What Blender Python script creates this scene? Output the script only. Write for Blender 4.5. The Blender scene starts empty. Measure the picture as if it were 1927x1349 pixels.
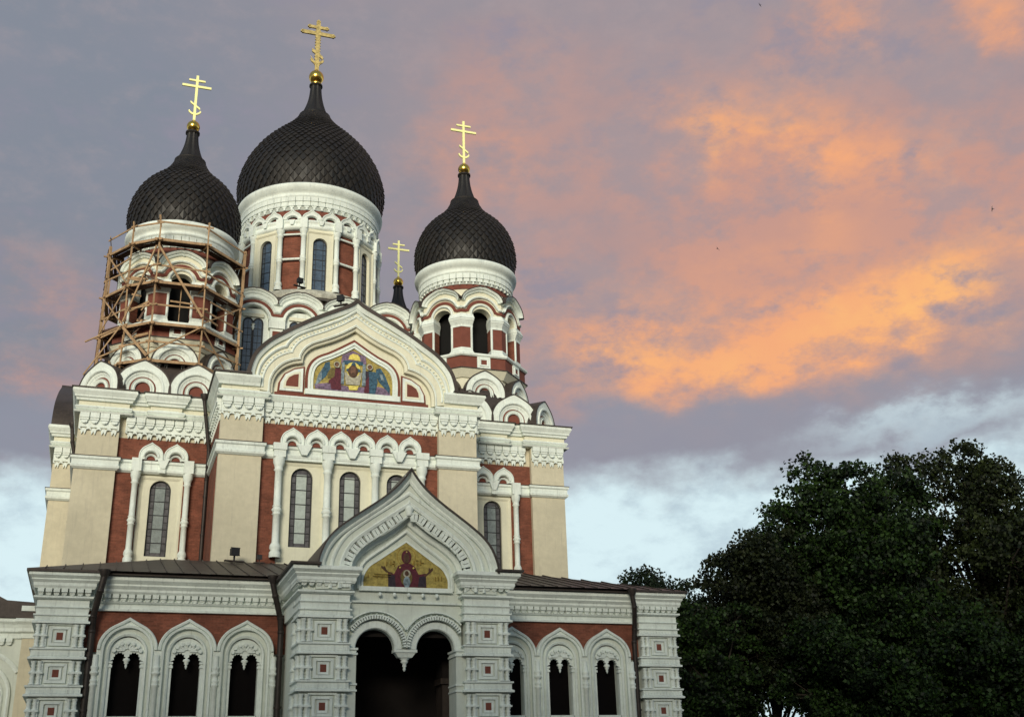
import bpy, bmesh, math, random
import numpy as np
from mathutils import Vector, Matrix
R = math.radians
random.seed(7); rng = np.random.default_rng(11)
sc = bpy.context.scene
COL = sc.collection

# ---------------------------------------------------------------- camera
cam = bpy.data.objects.new('camera', bpy.data.cameras.new('camera')); COL.objects.link(cam)
sc.camera = cam
cam.data.sensor_width = 36.0
cam.data.lens = 2125.6/1927*36
cam.data.clip_start = .1; cam.data.clip_end = 3000
YAW, PIT, ROL = R(19.9425), R(21.6485), R(-1.72695)
cf = Vector((math.sin(YAW)*math.cos(PIT), math.cos(YAW)*math.cos(PIT), math.sin(PIT)))
cr = Vector((math.cos(YAW), -math.sin(YAW), 0)); cu = cr.cross(cf)
rr = cr*math.cos(ROL)+cu*math.sin(ROL); uu = -cr*math.sin(ROL)+cu*math.cos(ROL)
cam.matrix_world = Matrix(((rr.x, uu.x, -cf.x, -12.1217), (rr.y, uu.y, -cf.y, -60), (rr.z, uu.z, -cf.z, 2.0), (0, 0, 0, 1)))
sc.view_settings.view_transform = 'Standard'; sc.view_settings.look = 'None'
sc.view_settings.gamma = 1; sc.view_settings.exposure = 0
sc.cycles.use_denoising = True
sc.cycles.max_bounces = 5

# ---------------------------------------------------------------- world: evening sky with lit clouds
def lin(h):
    h = h.lstrip('#'); o = []
    for i in (0, 2, 4):
        v = int(h[i:i+2], 16)/255; o.append(v/12.92 if v <= .04045 else ((v+.055)/1.055)**2.4)
    return tuple(o)+(1,)
world = bpy.data.worlds.new('World'); sc.world = world; world.use_nodes = True
class NT:
    def __init__(s, t): s.t = t; s.n = t.nodes; s.l = t.links
    def node(s, k, **p):
        n = s.n.new(k)
        for a, b in p.items(): setattr(n, a, b)
        return n
    def put(s, sock, v):
        if hasattr(v, 'is_output') or isinstance(v, bpy.types.NodeSocket): s.l.new(v, sock)
        else: sock.default_value = v
    def m(s, op, a, b=0., c=0., clamp=False):
        n = s.node('ShaderNodeMath', operation=op, use_clamp=clamp)
        s.put(n.inputs[0], a); s.put(n.inputs[1], b); s.put(n.inputs[2], c); return n.outputs[0]
    def mix(s, f, a, b):
        n = s.node('ShaderNodeMix', data_type='RGBA'); s.put(n.inputs[0], f); s.put(n.inputs[6], a); s.put(n.inputs[7], b); return n.outputs[2]
    def noise(s, vec, scale, det=5, rough=.55, dist=0.):
        n = s.node('ShaderNodeTexNoise'); s.put(n.inputs['Vector'], vec); n.inputs['Scale'].default_value = scale
        n.inputs['Detail'].default_value = det; n.inputs['Roughness'].default_value = rough; n.inputs['Distortion'].default_value = dist
        return n.outputs[0]
    def smooth(s, v, a, b, lo=0., hi=1.):
        n = s.node('ShaderNodeMapRange', interpolation_type='SMOOTHSTEP'); s.put(n.inputs[0], v)
        n.inputs[1].default_value = a; n.inputs[2].default_value = b; n.inputs[3].default_value = lo; n.inputs[4].default_value = hi; return n.outputs[0]
W = NT(world.node_tree); W.n.clear()
tc = W.node('ShaderNodeTexCoord').outputs['Generated']
sx = W.node('ShaderNodeSeparateXYZ'); W.l.new(tc, sx.inputs[0])
az = W.m('MULTIPLY', W.m('ARCTAN2', sx.outputs[0], sx.outputs[1]), 57.2958)
el = W.m('MULTIPLY', W.m('ARCSINE', sx.outputs[2]), 57.2958)
def off(v):
    mp = W.node('ShaderNodeMapping'); W.l.new(tc, mp.inputs[0]); mp.inputs['Location'].default_value = v; mp.inputs['Scale'].default_value = (1, 1, 1.7); return mp.outputs[0]
def nz(v, sc_, det, rough, dist=0.): return W.m('SUBTRACT', W.noise(off(v), sc_, det, rough, dist), .5)
n1 = nz((0, 0, 0), 6, 4, .5); n2 = nz((3, 1, 5), 14, 8, .62); n3 = W.noise(off((9, 2, 2)), 3.4, 6, .55, .2); n4 = nz((1, 7, 3), 34, 8, .62); n5 = nz((5, 5, 1), 7, 4, .5); n6 = nz((2, 8, 8), 15, 8, .62)
azw = add_ = W.m('ADD', az, W.m('ADD', W.m('MULTIPLY', n1, 9), W.m('MULTIPLY', n2, 7))); elw = W.m('ADD', el, W.m('ADD', W.m('MULTIPLY', n5, 3.5), W.m('MULTIPLY', n6, 4.5)))
def blob(a0, e0, sa, se, rot=0., amp=1.):
    c, s_ = math.cos(R(rot)), math.sin(R(rot))
    da = W.m('SUBTRACT', azw, a0); de = W.m('SUBTRACT', elw, e0)
    p = W.m('ADD', W.m('MULTIPLY', da, c/sa), W.m('MULTIPLY', de, s_/sa)); q = W.m('ADD', W.m('MULTIPLY', da, -s_/se), W.m('MULTIPLY', de, c/se))
    d2 = W.m('ADD', W.m('MULTIPLY', p, p), W.m('MULTIPLY', q, q))
    return W.m('MULTIPLY', W.m('EXPONENT', W.m('MULTIPLY', d2, -1.)), amp)
def add(*v):
    o = v[0]
    for x in v[1:]: o = W.m('ADD', o, x)
    return o
SKYK = 10.0   # the Background runs at strength 0.1
def k(h, f=1.): c = lin(h); return (c[0]*SKYK*f, c[1]*SKYK*f, c[2]*SKYK*f, 1)
pink = add(blob(18.5, 32, 5, 3, 30, .6), blob(27, 30.8, 7, 2.6, 0, .6), blob(35, 26.3, 9, 2.2, 0, .85), blob(33, 21.8, 15, 4.2, 8, 1.0), blob(45, 28.5, 8, 3, 0, .7), blob(37, 31, 8, 3.5, 0, .8), blob(-4.3, 23.3, 3.5, 2.0, -25, .6), blob(-5, 19.6, 3, .9, -10, .9), blob(24, 35.5, 9, 2.6, 0, .35), blob(40, 36, 3, 1.8, 0, .9), blob(48.5, 34.5, 3, 1.6, 0, .8), blob(-4.8, 15.2, 3, .9, 0, .6), blob(22, 26.5, 3, 3, 0, .35))
orange = add(blob(34.2, 32, 3.4, 1.6, 0, 1.0), blob(38.5, 30.8, 3.4, 1.7, -25, .9), blob(41.5, 29.4, 2.4, 1.2, 20, .6), blob(37.2, 28.7, 1.6, 1.8, 0, .6), blob(26.5, 21.4, 4.2, 2.8, -15, 1.0), blob(31.5, 21.4, 4.4, 3.2, 0, .95), blob(36.5, 22.4, 4, 2.6, 0, .5), blob(37.5, 21.3, 6, 2.2, 12, 1.05), blob(42.0, 22.6, 3.2, 2.0, 15, 1.2), blob(45.5, 24.5, 3, .8, 25, .6), blob(40.3, 36.4, 2, 1.4, -30, .55), blob(48.8, 34.8, 2, 1.2, 0, .9), blob(35, 26.3, 4.5, 1., 0, .4), blob(18, 32, 3, 1.5, 0, .25))
tex = W.smooth(add(W.m('MULTIPLY', n6, 1.4), W.m('MULTIPLY', n2, 1.2), W.m('MULTIPLY', n4, .7)), -.34, .36, .22, 1.25)
base = W.mix(W.smooth(W.m('ADD', az, W.m('MULTIPLY', n1, 30)), -6, 28), k('#858C99'), k('#A0959B'))
base = W.mix(W.smooth(add(W.m('MULTIPLY', n5, 1.2), W.m('MULTIPLY', n2, .8)), -.1, .4, 0, .75), base, k('#8A8E9B'))
base = W.mix(W.smooth(add(W.m('MULTIPLY', n6, .9), n4), -.1, .5, 0, .4), base, k('#B5A3A4'))
ptex = W.smooth(add(W.m('MULTIPLY', n5, .9), W.m('MULTIPLY', n2, 1.6), W.m('MULTIPLY', n4, .8)), -.30, .28, .25, 1.1)
c1 = W.mix(W.m('MULTIPLY', W.m('MULTIPLY', pink, ptex), 1., 0., True), base, k('#C6998D'))
elg = add(el, W.m('MULTIPLY', n1, 4), W.m('MULTIPLY', n2, 3))
c1 = W.mix(W.m('MULTIPLY', W.smooth(elg, 20.0, 17.6), .85), c1, k('#9194A2'))
omask = W.smooth(add(el, W.m('MULTIPLY', n2, 2.5), W.m('MULTIPLY', n5, 2)), 18.3, 20.2)
c2 = W.mix(W.m('MULTIPLY', W.m('MULTIPLY', W.m('MULTIPLY', orange, tex), omask), .74, 0., True), c1, k('#F4AC7E'))
core = W.m('MULTIPLY', add(blob(42.2, 22.5, 2.8, 1.5, 20, .9), blob(38, 21.8, 4, 1.0, 12, .5), blob(26.2, 21, 2.2, 1., 0, .4), blob(30.5, 20.6, 2, .9, 0, .45), blob(34, 32, 2.4, .8, 0, .35)), tex, 0., True)
c2 = W.mix(W.m('MULTIPLY', core, .75, 0., True), c2, k('#FFC27C'))
c2 = W.mix(W.smooth(add(W.m('MULTIPLY', n5, -1.3), W.m('MULTIPLY', n6, -1.2), W.m('MULTIPLY', n4, -.6)), .03, .42, 0, .75), c2, k('#938F9E'))
# clear strip below the cloud bank
elb = add(el, W.m('MULTIPLY', n5, 6), W.m('MULTIPLY', n2, 3), n4, W.m('MULTIPLY', W.m('SUBTRACT', az, 24), -.015))
gap = W.smooth(elb, 16.5, 13.6)
hole = blob(42, 16.8, 6, .8, 5, .6)
streak = W.smooth(add(W.m('MULTIPLY', n6, 1.2), n1, W.m('MULTIPLY', n4, .5)), -.12, .3)
clear = W.mix(W.m('MULTIPLY', streak, .6), k('#DAF0F5'), k('#A6B9C8'))
front = W.mix(W.m('MAXIMUM', gap, W.m('MULTIPLY', hole, 1., 0., True)), c2, clear)
# the half of the sky behind the viewer: Nishita evening sky, thinly clouded
sky = W.node('ShaderNodeTexSky', sky_type='NISHITA', sun_disc=False, sun_elevation=R(13), sun_rotation=R(205), altitude=50, air_density=1.2, dust_density=2.5)
back = W.mix(W.smooth(n3, .35, .7, .5, .9), sky.outputs[0], k('#97BBD6', .72))
fb = W.smooth(W.m('ABSOLUTE', W.m('SUBTRACT', az, 20)), 75, 115)
colr = W.mix(fb, front, back)
bg = W.node('ShaderNodeBackground'); W.l.new(colr, bg.inputs[0]); bg.inputs[1].default_value = .1
W.l.new(bg.outputs[0], W.node('ShaderNodeOutputWorld').inputs[0])
# low diffuse evening sun behind the viewer
sd = bpy.data.lights.new('sun', 'SUN'); sd.energy = 3.0; sd.angle = R(22); sd.color = (1, .94, .78)
sun = bpy.data.objects.new('sun', sd); COL.objects.link(sun)
sdir = Vector((math.sin(R(205))*math.cos(R(13)), math.cos(R(205))*math.cos(R(13)), math.sin(R(13))))
sun.rotation_euler = sdir.to_track_quat('Z', 'Y').to_euler()

# ---------------------------------------------------------------- materials
MATS = {}
def mat(name, color, rough=.8, metal=0., var=.12, scale=1.5, bump=0., bscale=30., spec=.3, extra=None):
    m = bpy.data.materials.new(name); m.use_nodes = True; t = NT(m.node_tree); b = t.n['Principled BSDF']
    o = t.node('ShaderNodeTexCoord').outputs['Object']
    f = t.noise(o, scale, 6, .6); f2 = t.noise(o, scale*9, 4, .6)
    v = t.m('ADD', t.m('MULTIPLY', f, .65), t.m('MULTIPLY', f2, .35))
    c = t.mix(t.smooth(v, .32, .68), tuple(x*(1-var) for x in color[:3])+(1,), tuple(min(1, x*(1+var)) for x in color[:3])+(1,))
    if extra: c = extra(t, o, c)
    t.put(b.inputs['Base Color'], c); b.inputs['Roughness'].default_value = rough; b.inputs['Metallic'].default_value = metal
    b.inputs['Specular IOR Level'].default_value = spec
    if bump:
        bn = t.node('ShaderNodeBump'); bn.inputs['Strength'].default_value = bump; bn.inputs['Distance'].default_value = .03
        t.l.new(t.noise(o, bscale, 4, .6), bn.inputs['Height']); t.l.new(bn.outputs[0], b.inputs['Normal'])
    MATS[name] = m; return m
def streaks(col, amt):
    def f(t, o, c):
        mp = t.node('ShaderNodeMapping'); t.l.new(o, mp.inputs[0]); mp.inputs['Scale'].default_value = (5, 5, .35)
        return t.mix(t.m('MULTIPLY', t.smooth(t.noise(mp.outputs[0], 1.3, 6, .65), .52, .75), amt), c, col)
    return f
def bricks(t, o, c):
    sp = t.node('ShaderNodeSeparateXYZ'); t.l.new(o, sp.inputs[0]); cb = t.node('ShaderNodeCombineXYZ')
    t.l.new(t.m('ADD', sp.outputs[0], sp.outputs[1]), cb.inputs[0]); t.l.new(sp.outputs[2], cb.inputs[1])
    br = t.node('ShaderNodeTexBrick'); t.l.new(cb.outputs[0], br.inputs[0]); br.inputs['Scale'].default_value = 1.
    br.inputs['Brick Width'].default_value = .27; br.inputs['Row Height'].default_value = .085; br.inputs['Mortar Size'].default_value = .009
    br.inputs['Color1'].default_value = (.95, .95, .95, 1); br.inputs['Color2'].default_value = (.6, .62, .62, 1); br.inputs['Mortar'].default_value = (.78, .95, 1.0, 1)
    n = t.node('ShaderNodeMix', data_type='RGBA', blend_type='MULTIPLY'); n.inputs[0].default_value = 1
    t.l.new(c, n.inputs[6]); t.l.new(br.outputs[0], n.inputs[7]); return n.outputs[2]
STUCCO = mat('beige_stucco', (.56, .515, .385), .9, var=.11, scale=.35, bump=.3, bscale=9, extra=streaks((.36, .33, .27, 1), .4))
CREAM = mat('cream_plaster', (.68, .665, .52), .85, var=.07, scale=.6, bump=.2, bscale=8, extra=streaks((.42, .41, .34, 1), .4))
PALE = mat('pale_plaster', (.60, .64, .57), .85, var=.08, scale=.6, bump=.2, bscale=8, extra=streaks((.36, .38, .34, 1), .45))
WHITE = mat('white_trim', (.70, .755, .70), .75, var=.11, scale=.8, bump=.25, bscale=10, extra=streaks((.34, .37, .35, 1), .55))
BRICK = mat('red_brick', (.225, .075, .046), .9, var=.28, scale=1.3, bump=.2, bscale=14, extra=bricks)
REDP = mat('red_paint', (.17, .055, .038), .85, var=.15, scale=2)
def sheets(t, o, c):
    g_ = t.node('ShaderNodeNewGeometry').outputs['Random Per Island']; b = t.n['Principled BSDF']
    t.l.new(t.smooth(g_, 0, 1, .5, .66), b.inputs['Roughness'])
    return t.mix(t.m('MULTIPLY', t.m('POWER', g_, 2.), .35), c, (.024, .018, .013, 1))
DOME = mat('dome_metal', (.0105, .0085, .007), .5, metal=0., var=.35, scale=.9, bump=.2, bscale=6, spec=.4, extra=sheets)
ROOF = mat('roof_metal', (.06, .048, .042), .5, metal=.3, var=.3, scale=.7, bump=.2, bscale=3, extra=streaks((.11, .08, .065, 1), .5))
PIPE = mat('drainpipe_metal', (.035, .028, .025), .5, metal=.3, var=.3)
GOLD = mat('gilding', (.80, .50, .10), .2, metal=1., var=.06, scale=3)
GILT = mat('bright_gilding', (.98, .93, .42), .5, metal=.1, var=.04, scale=3)
OLDG = mat('weathered_gilding', (.52, .40, .16), .5, metal=.5, var=.4, scale=4)
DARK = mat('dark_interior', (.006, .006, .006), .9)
VAULT = mat('porch_vault', (.012, .009, .008), .9, var=.2)  # near-black colour puts the porch's deep shade into its inner surfaces
LEAD = mat('window_bars', (.025, .025, .028), .6)
GLASS = mat('side_glass', (.10, .095, .10), .2, var=.4, scale=3)
SGLASS = MATS['side_glass']
GLASS = mat('leaded_glass', (.43, .48, .44), .12, var=.18, scale=.7, spec=.6)  # reflected sky is put into the pale base colour
GLASS2 = mat('dim_leaded_glass', (.22, .25, .24), .12, var=.3, scale=1.5, spec=.6)
BGLASS = mat('blue_glass', (.06, .085, .12), .1, var=.35, scale=1.6, spec=.9)
DGLASS = mat('dark_glazing', (.005, .004, .004), .4, spec=.04)
WOOD = mat('scaffold_wood', (.36, .235, .13), .8, var=.3, scale=2, bump=.3, extra=streaks((.16, .11, .08, 1), .6))
DWOOD = mat('scaffold_plank_wood', (.12, .07, .05), .85, var=.4, scale=2, bump=.3)
STONE = mat('worn_ledge_stone', (.42, .42, .36), .9, var=.4, scale=2.2, bump=.6, bscale=5)
BLACK = mat('black_metal', (.015, .015, .016), .5)
def flat(name, c, var=.25):
    return mat(name, c, .45, var=var*1.7, scale=7)
MGOLD = flat('mosaic_gold', (.33, .26, .07)); MRED = flat('mosaic_crimson', (.09, .016, .026)); MBROWN = flat('mosaic_umber', (.08, .04, .022)); MBLUE = flat('mosaic_blue', (.035, .085, .13), .4)
MPALE = flat('mosaic_pale_blue', (.17, .22, .25), .4); MOLIVE = flat('mosaic_olive', (.13, .10, .03)); MDARK = flat('mosaic_dark', (.03, .02, .03)); MSKIN = flat('mosaic_skin', (.16, .08, .05)); MCLOTH = flat('mosaic_linen', (.36, .34, .26))
MVIO = flat('mosaic_violet', (.16, .11, .17), .4); MLGOLD = flat('mosaic_bright_gold', (.62, .52, .12)); MLINE = flat('mosaic_ochre', (.26, .17, .03))

# ---------------------------------------------------------------- mesh helpers
class MB:
    def __init__(s): s.v = []; s.f = []; s.m = []; s.ml = []; s.T = Matrix(); s.sm = []
    def mi(s, m):
        if m not in s.ml: s.ml.append(m)
        return s.ml.index(m)
    def add(s, vs, fs, m, smooth=False):
        o = len(s.v); s.v += [tuple(s.T @ Vector(p)) for p in vs]; i = s.mi(m)
        s.f += [tuple(o+a for a in f) for f in fs]; s.m += [i]*len(fs); s.sm += [smooth]*len(fs); return s
    def box(s, x0, x1, y0, y1, z0, z1, m):
        return s.add([(x0, y0, z0), (x1, y0, z0), (x1, y1, z0), (x0, y1, z0), (x0, y0, z1), (x1, y0, z1), (x1, y1, z1), (x0, y1, z1)],
                     [(0, 3, 2, 1), (4, 5, 6, 7), (0, 1, 5, 4), (1, 2, 6, 5), (2, 3, 7, 6), (3, 0, 4, 7)], m)
    def prism(s, pts, y0, y1, m, caps=True):      # outline in (x, z), from y0 to y1
        n = len(pts); vs = [(a, y0, b) for a, b in pts]+[(a, y1, b) for a, b in pts]
        fs = [(i, (i+1) % n, (i+1) % n+n, i+n) for i in range(n)]
        if caps: fs += [tuple(range(n)), tuple(range(n, 2*n))]
        return s.add(vs, fs, m)
    def plan(s, pts, z0, z1, m, pts1=None):        # outline in (x, y), from z0 to z1
        n = len(pts); p1 = pts1 or pts; vs = [(a, b, z0) for a, b in pts]+[(a, b, z1) for a, b in p1]
        return s.add(vs, [(i, (i+1) % n, (i+1) % n+n, i+n) for i in range(n)]+[tuple(range(n)), tuple(range(n, 2*n))], m)
    def sweep(s, path, prof, m, kind='elev', closed=False, y=0., smooth=False):
        # elev: path (x,z), prof (n,d) n outward from the curve, d towards the viewer; plan: path (x,y), prof (n,z)
        P = [Vector(p) for p in path]; n = len(P); N = []
        for i in range(n):
            a = P[i]-P[i-1] if (i > 0 or closed) else P[1]-P[0]
            b = P[(i+1) % n]-P[i] if (i < n-1 or closed) else P[-1]-P[-2]
            if a.length < 1e-9: a = b
            if b.length < 1e-9: b = a
            a.normalize(); b.normalize()
            na, nb = Vector((-a.y, a.x)), Vector((-b.y, b.x))
            if kind == 'plan': na, nb = -na, -nb
            q = na+nb; q = q.normalized() if q.length > 1e-6 else na
            N.append(q/max(.4, q.dot(na)))
        vs = []; k_ = len(prof)
        for p, q in zip(P, N):
            for a, b in prof:
                w = p+q*a
                vs.append((w.x, y-b, w.y) if kind == 'elev' else (w.x, w.y, b))
        fs = []
        for i in range(n if closed else n-1):
            j = (i+1) % n
            for a in range(k_):
                b = (a+1) % k_; fs.append((i*k_+a, i*k_+b, j*k_+b, j*k_+a))
        if not closed: fs += [tuple(range(k_)), tuple((n-1)*k_+a for a in range(k_))]
        return s.add(vs, fs, m, smooth)
    def lathe(s, prof, m, n=48, c=(0, 0), smooth=True, a0=0., a1=360.):
        full = a1-a0 >= 359.9; st = n if full else n+1; vs = []; fs = []; k_ = len(prof)
        for i in range(st):
            t = R(a0+(a1-a0)*i/n)
            for r_, z in prof: vs.append((c[0]+r_*math.sin(t), c[1]-r_*math.cos(t), z))
        for i in range(n):
            j = (i+1) % st
            for a in range(k_-1): fs.append((i*k_+a, j*k_+a, j*k_+a+1, i*k_+a+1))
        return s.add(vs, fs, m, smooth)
    def tube(s, p0, p1, r0, r1=None, m=None, n=8, caps=True, smooth=True):
        r1 = r0 if r1 is None else r1; p0 = Vector(p0); p1 = Vector(p1); d = (p1-p0).normalized()
        a = d.orthogonal().normalized(); b = d.cross(a); vs = []
        for p, r_ in ((p0, r0), (p1, r1)):
            for i in range(n): t = 2*math.pi*i/n; vs.append(tuple(p+a*math.cos(t)*r_+b*math.sin(t)*r_))
        s.add(vs, [(i, (i+1) % n, (i+1) % n+n, i+n) for i in range(n)], m, smooth)
        if caps: s.add(vs, [tuple(range(n)), tuple(range(n, 2*n))], m)
        return s
    def bar(s, p0, p1, w, h, m):
        p0 = Vector(p0); p1 = Vector(p1); d = (p1-p0).normalized(); a = d.cross(Vector((0, 0, 1)))
        a = a.normalized() if a.length > 1e-3 else Vector((1, 0, 0)); b = a.cross(d); vs = []
        for p in (p0, p1):
            for i, j in ((-1, -1), (1, -1), (1, 1), (-1, 1)): vs.append(tuple(p+a*i*w/2+b*j*h/2))
        return s.add(vs, [(0, 1, 2, 3), (4, 5, 6, 7), (0, 1, 5, 4), (1, 2, 6, 5), (2, 3, 7, 6), (3, 0, 4, 7)], m)
    def build(s, name, parent=None, bevel=0.):
        me = bpy.data.meshes.new(name); me.from_pydata(s.v, [], s.f)
        for m in s.ml: me.materials.append(m)
        me.polygons.foreach_set('material_index', s.m); me.polygons.foreach_set('use_smooth', s.sm)
        bm = bmesh.new(); bm.from_mesh(me); bmesh.ops.recalc_face_normals(bm, faces=bm.faces); bm.to_mesh(me); bm.free(); me.update()
        o = bpy.data.objects.new(name, me); COL.objects.link(o)
        if parent is not None: o.parent = parent
        return o
def empty(name, label, cat, loc=(0, 0, 0), group=None):
    o = bpy.data.objects.new(name, None); COL.objects.link(o); o.location = loc; o['label'] = label; o['category'] = cat
    if group: o['group'] = group
    return o
def tag(o, label, cat, group=None):
    o['label'] = label; o['category'] = cat
    if group: o['group'] = group
    return o
def struct(o): o['kind'] = 'structure'; return o
def twin(o, parent, M):                            # a linked copy of one part (with its sub-parts) placed by M
    c = o.copy(); COL.objects.link(c); c.parent = parent; c.matrix_basis = M @ o.matrix_basis
    for ch in list(o.children):
        g = ch.copy(); COL.objects.link(g); g.parent = c; g.matrix_basis = ch.matrix_basis.copy()
    return c
def arc(r, c=(0, 0), a0=180., a1=0., n=16, sz=1.):
    return [(c[0]+r*math.cos(R(a0+(a1-a0)*i/n)), c[1]+sz*r*math.sin(R(a0+(a1-a0)*i/n))) for i in range(n+1)]
def catmull(pts, n=6):
    o = []; P = [pts[0]]+list(pts)+[pts[-1]]
    for i in range(1, len(P)-2):
        p0, p1, p2, p3 = [Vector(q) for q in P[i-1:i+3]]
        for j in range(n):
            t = j/n; o.append(tuple(.5*((2*p1)+(p2-p0)*t+(2*p0-5*p1+4*p2-p3)*t*t+(3*p1-p0-3*p2+p3)*t**3)))
    o.append(tuple(pts[-1])); return o
def mirror(half):                                  # half: from the right foot up to the tip (x>=0); returns left foot -> tip -> right foot
    return [(-a, b) for a, b in half]+[(a, b) for a, b in reversed(half[:-1])]
def ogee(w, ht, phi=64., sz=1., foot=0., cx=0., cz=0.):
    h = [(w, -foot)] if foot else []
    h += [(w*math.cos(R(phi*i/9)), sz*w*math.sin(R(phi*i/9))) for i in range(10)]
    x1, z1 = h[-1]; tx, tz = -math.sin(R(phi)), sz*math.cos(R(phi)); q = (x1-.14*w)/-tx; cx_, cz_ = x1+tx*q, z1+tz*q
    for i in range(1, 8):
        t = i/7; h.append(((1-t)**2*x1+2*t*(1-t)*cx_, (1-t)**2*z1+2*t*(1-t)*cz_+t*t*ht))
    return [(a+cx, b+cz) for a, b in mirror(h)]
def along(path, step, start=.5):
    L = [0.]
    for a, b in zip(path, path[1:]): L.append(L[-1]+math.dist(a, b))
    n = max(1, round(L[-1]/step)); out = []
    for i in range(n):
        t = L[-1]*(i+start)/n; j = max(x for x in range(len(path)-1) if L[x] <= t+1e-9); u = (t-L[j])/max(1e-9, L[j+1]-L[j])
        a, b = path[j], path[j+1]; out.append(((a[0]+(b[0]-a[0])*u, a[1]+(b[1]-a[1])*u), math.atan2(b[1]-a[1], b[0]-a[0])))
    return out
def face(ang, cx=0., cy=0.):                      # local front (-Y) turned about a vertical axis; positive = towards +X
    return Matrix.Translation((cx, cy, 0)) @ Matrix.Rotation(R(ang), 4, 'Z')

# ---------------------------------------------------------------- recurring ornament
def baluster(mb, x, y, z0, z1, r, m, n=10, mids=(.5,)):
    """turned colonette with base, rings and capital"""
    h = z1-z0; p = [(r*1.5, z0), (r*1.5, z0+.05*h), (r*1.15, z0+.07*h), (r*1.5, z0+.09*h), (r*1.4, z0+.12*h), (r*.95, z0+.15*h)]
    for q in mids:
        p += [(r*.95, z0+(q-.05)*h), (r*1.3, z0+(q-.042)*h), (r*1.0, z0+(q-.032)*h), (r*1.1, z0+(q-.018)*h), (r*1.45, z0+q*h), (r*1.1, z0+(q+.018)*h), (r*1.0, z0+(q+.03)*h), (r*1.25, z0+(q+.04)*h), (r*.95, z0+(q+.05)*h)]
    p += [(r*.95, z0+.86*h), (r*1.35, z0+.875*h), (r*1.05, z0+.89*h), (r*1.2, z0+.91*h), (r*1.6, z0+.95*h), (r*1.6, z1)]
    mb.lathe(p, m, n, (x, y))
def kokoshnik(mb, w, ht, depth, m=WHITE, core=REDP, sz=1.):
    f = .2*w; o = ogee(w, ht-f, 58, foot=f, cz=f); r1 = .70*w
    A = lambda r_, a0=180, a1=0: ([(r_ if a0 < a1 else -r_, 0)]+arc(r_, (0, f), a0, a1, 18)+[(r_ if a0 > a1 else -r_, 0)])
    mb.prism(list(o)+A(r1, 0, 180), -.12, .12, m)
    mb.sweep(A(r1), [(-.02, .12), (.03, .19), (.12, .19), (.15, .12)], m)
    mb.sweep(A(.60*w), [(0, -.3), (0, .02), (.1*w, .08), (.1*w, -.3)], m)
    mb.sweep(A(.50*w), [(0, -.3), (0, -.05), (.1*w, .0), (.1*w, -.3)], m)
    mb.sweep(A(.43*w), [(0, -.3), (0, -.06), (.07*w, -.06), (.07*w, -.3)], core)
    mb.sweep(A(.28*w), [(0, -.3), (0, .0), (.05*w, .05), (.09*w, -.03), (.15*w, .04), (.15*w, -.3)], m)
    mb.prism(A(.28*w), .12, .2, core)
    mb.sweep(o, [(.0, .15), (.08, .15), (.08, -depth), (.0, -depth)], ROOF)
def bracket_frieze(mb, x0, x1, yf, ztop, zbot, step=.53, m=WHITE):
    """row of brackets with dark slots between and pointed drops below"""
    n = max(1, round((x1-x0)/step)); s_ = (x1-x0)/n; h = ztop-zbot
    mb.box(x0, x1, yf-.10, yf+.05, ztop-.66*h, ztop, m)
    for i in range(n):
        c = x0+(i+.5)*s_; g = s_*.455
        mb.box(c-g, c+g, yf-.27, yf-.08, ztop-.24*h, ztop, m)
        mb.box(c-g*.92, c+g*.92, yf-.23, yf-.08, ztop-.34*h, ztop-.24*h, m)
        mb.prism(arc(g*.74, (c, ztop-.36*h), 180, 360, 8, 1.05), yf-.22, yf-.08, m)
        mb.prism(arc(g*.34, (c, ztop-.44*h), 180, 360, 6, 1.), yf-.26, yf-.2, m)
        zb2 = zbot+.12*h
        mb.prism([(c-s_*.5, ztop-.60*h), (c-s_*.5, zb2+.13*h), (c-s_*.30, zb2+.10*h), (c-s_*.22, ztop-.76*h)], yf-.15, yf, m)
        mb.prism([(c+s_*.5, ztop-.60*h), (c+s_*.5, zb2+.13*h), (c+s_*.30, zb2+.10*h), (c+s_*.22, ztop-.76*h)], yf-.15, yf, m)
        mb.prism([(c-s_*.30, zb2+.1*h), (c-s_*.1, ztop-.70*h), (c+s_*.1, ztop-.70*h), (c+s_*.30, zb2+.1*h), (c+s_*.16, zbot), (c, zbot+.16*h), (c-s_*.16, zbot)], yf-.09, yf, m)
def dentils(mb, x0, x1, yf, ztop, zbot, step=.32, m=WHITE, d=.16):
    n = max(1, round((x1-x0)/step)); s_ = (x1-x0)/n; h = ztop-zbot
    for i in range(n):
        c = x0+(i+.5)*s_
        mb.box(c-s_*.40, c+s_*.40, yf-d, yf+.02, zbot+.5*h, ztop, m); mb.box(c-s_*.33, c+s_*.33, yf-d*.7, yf+.02, zbot+.28*h, zbot+.5*h, m)
        mb.prism(arc(s_*.36, (c, zbot+.28*h), 180, 360, 5, .55), yf-d*.6, yf, m)
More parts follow.
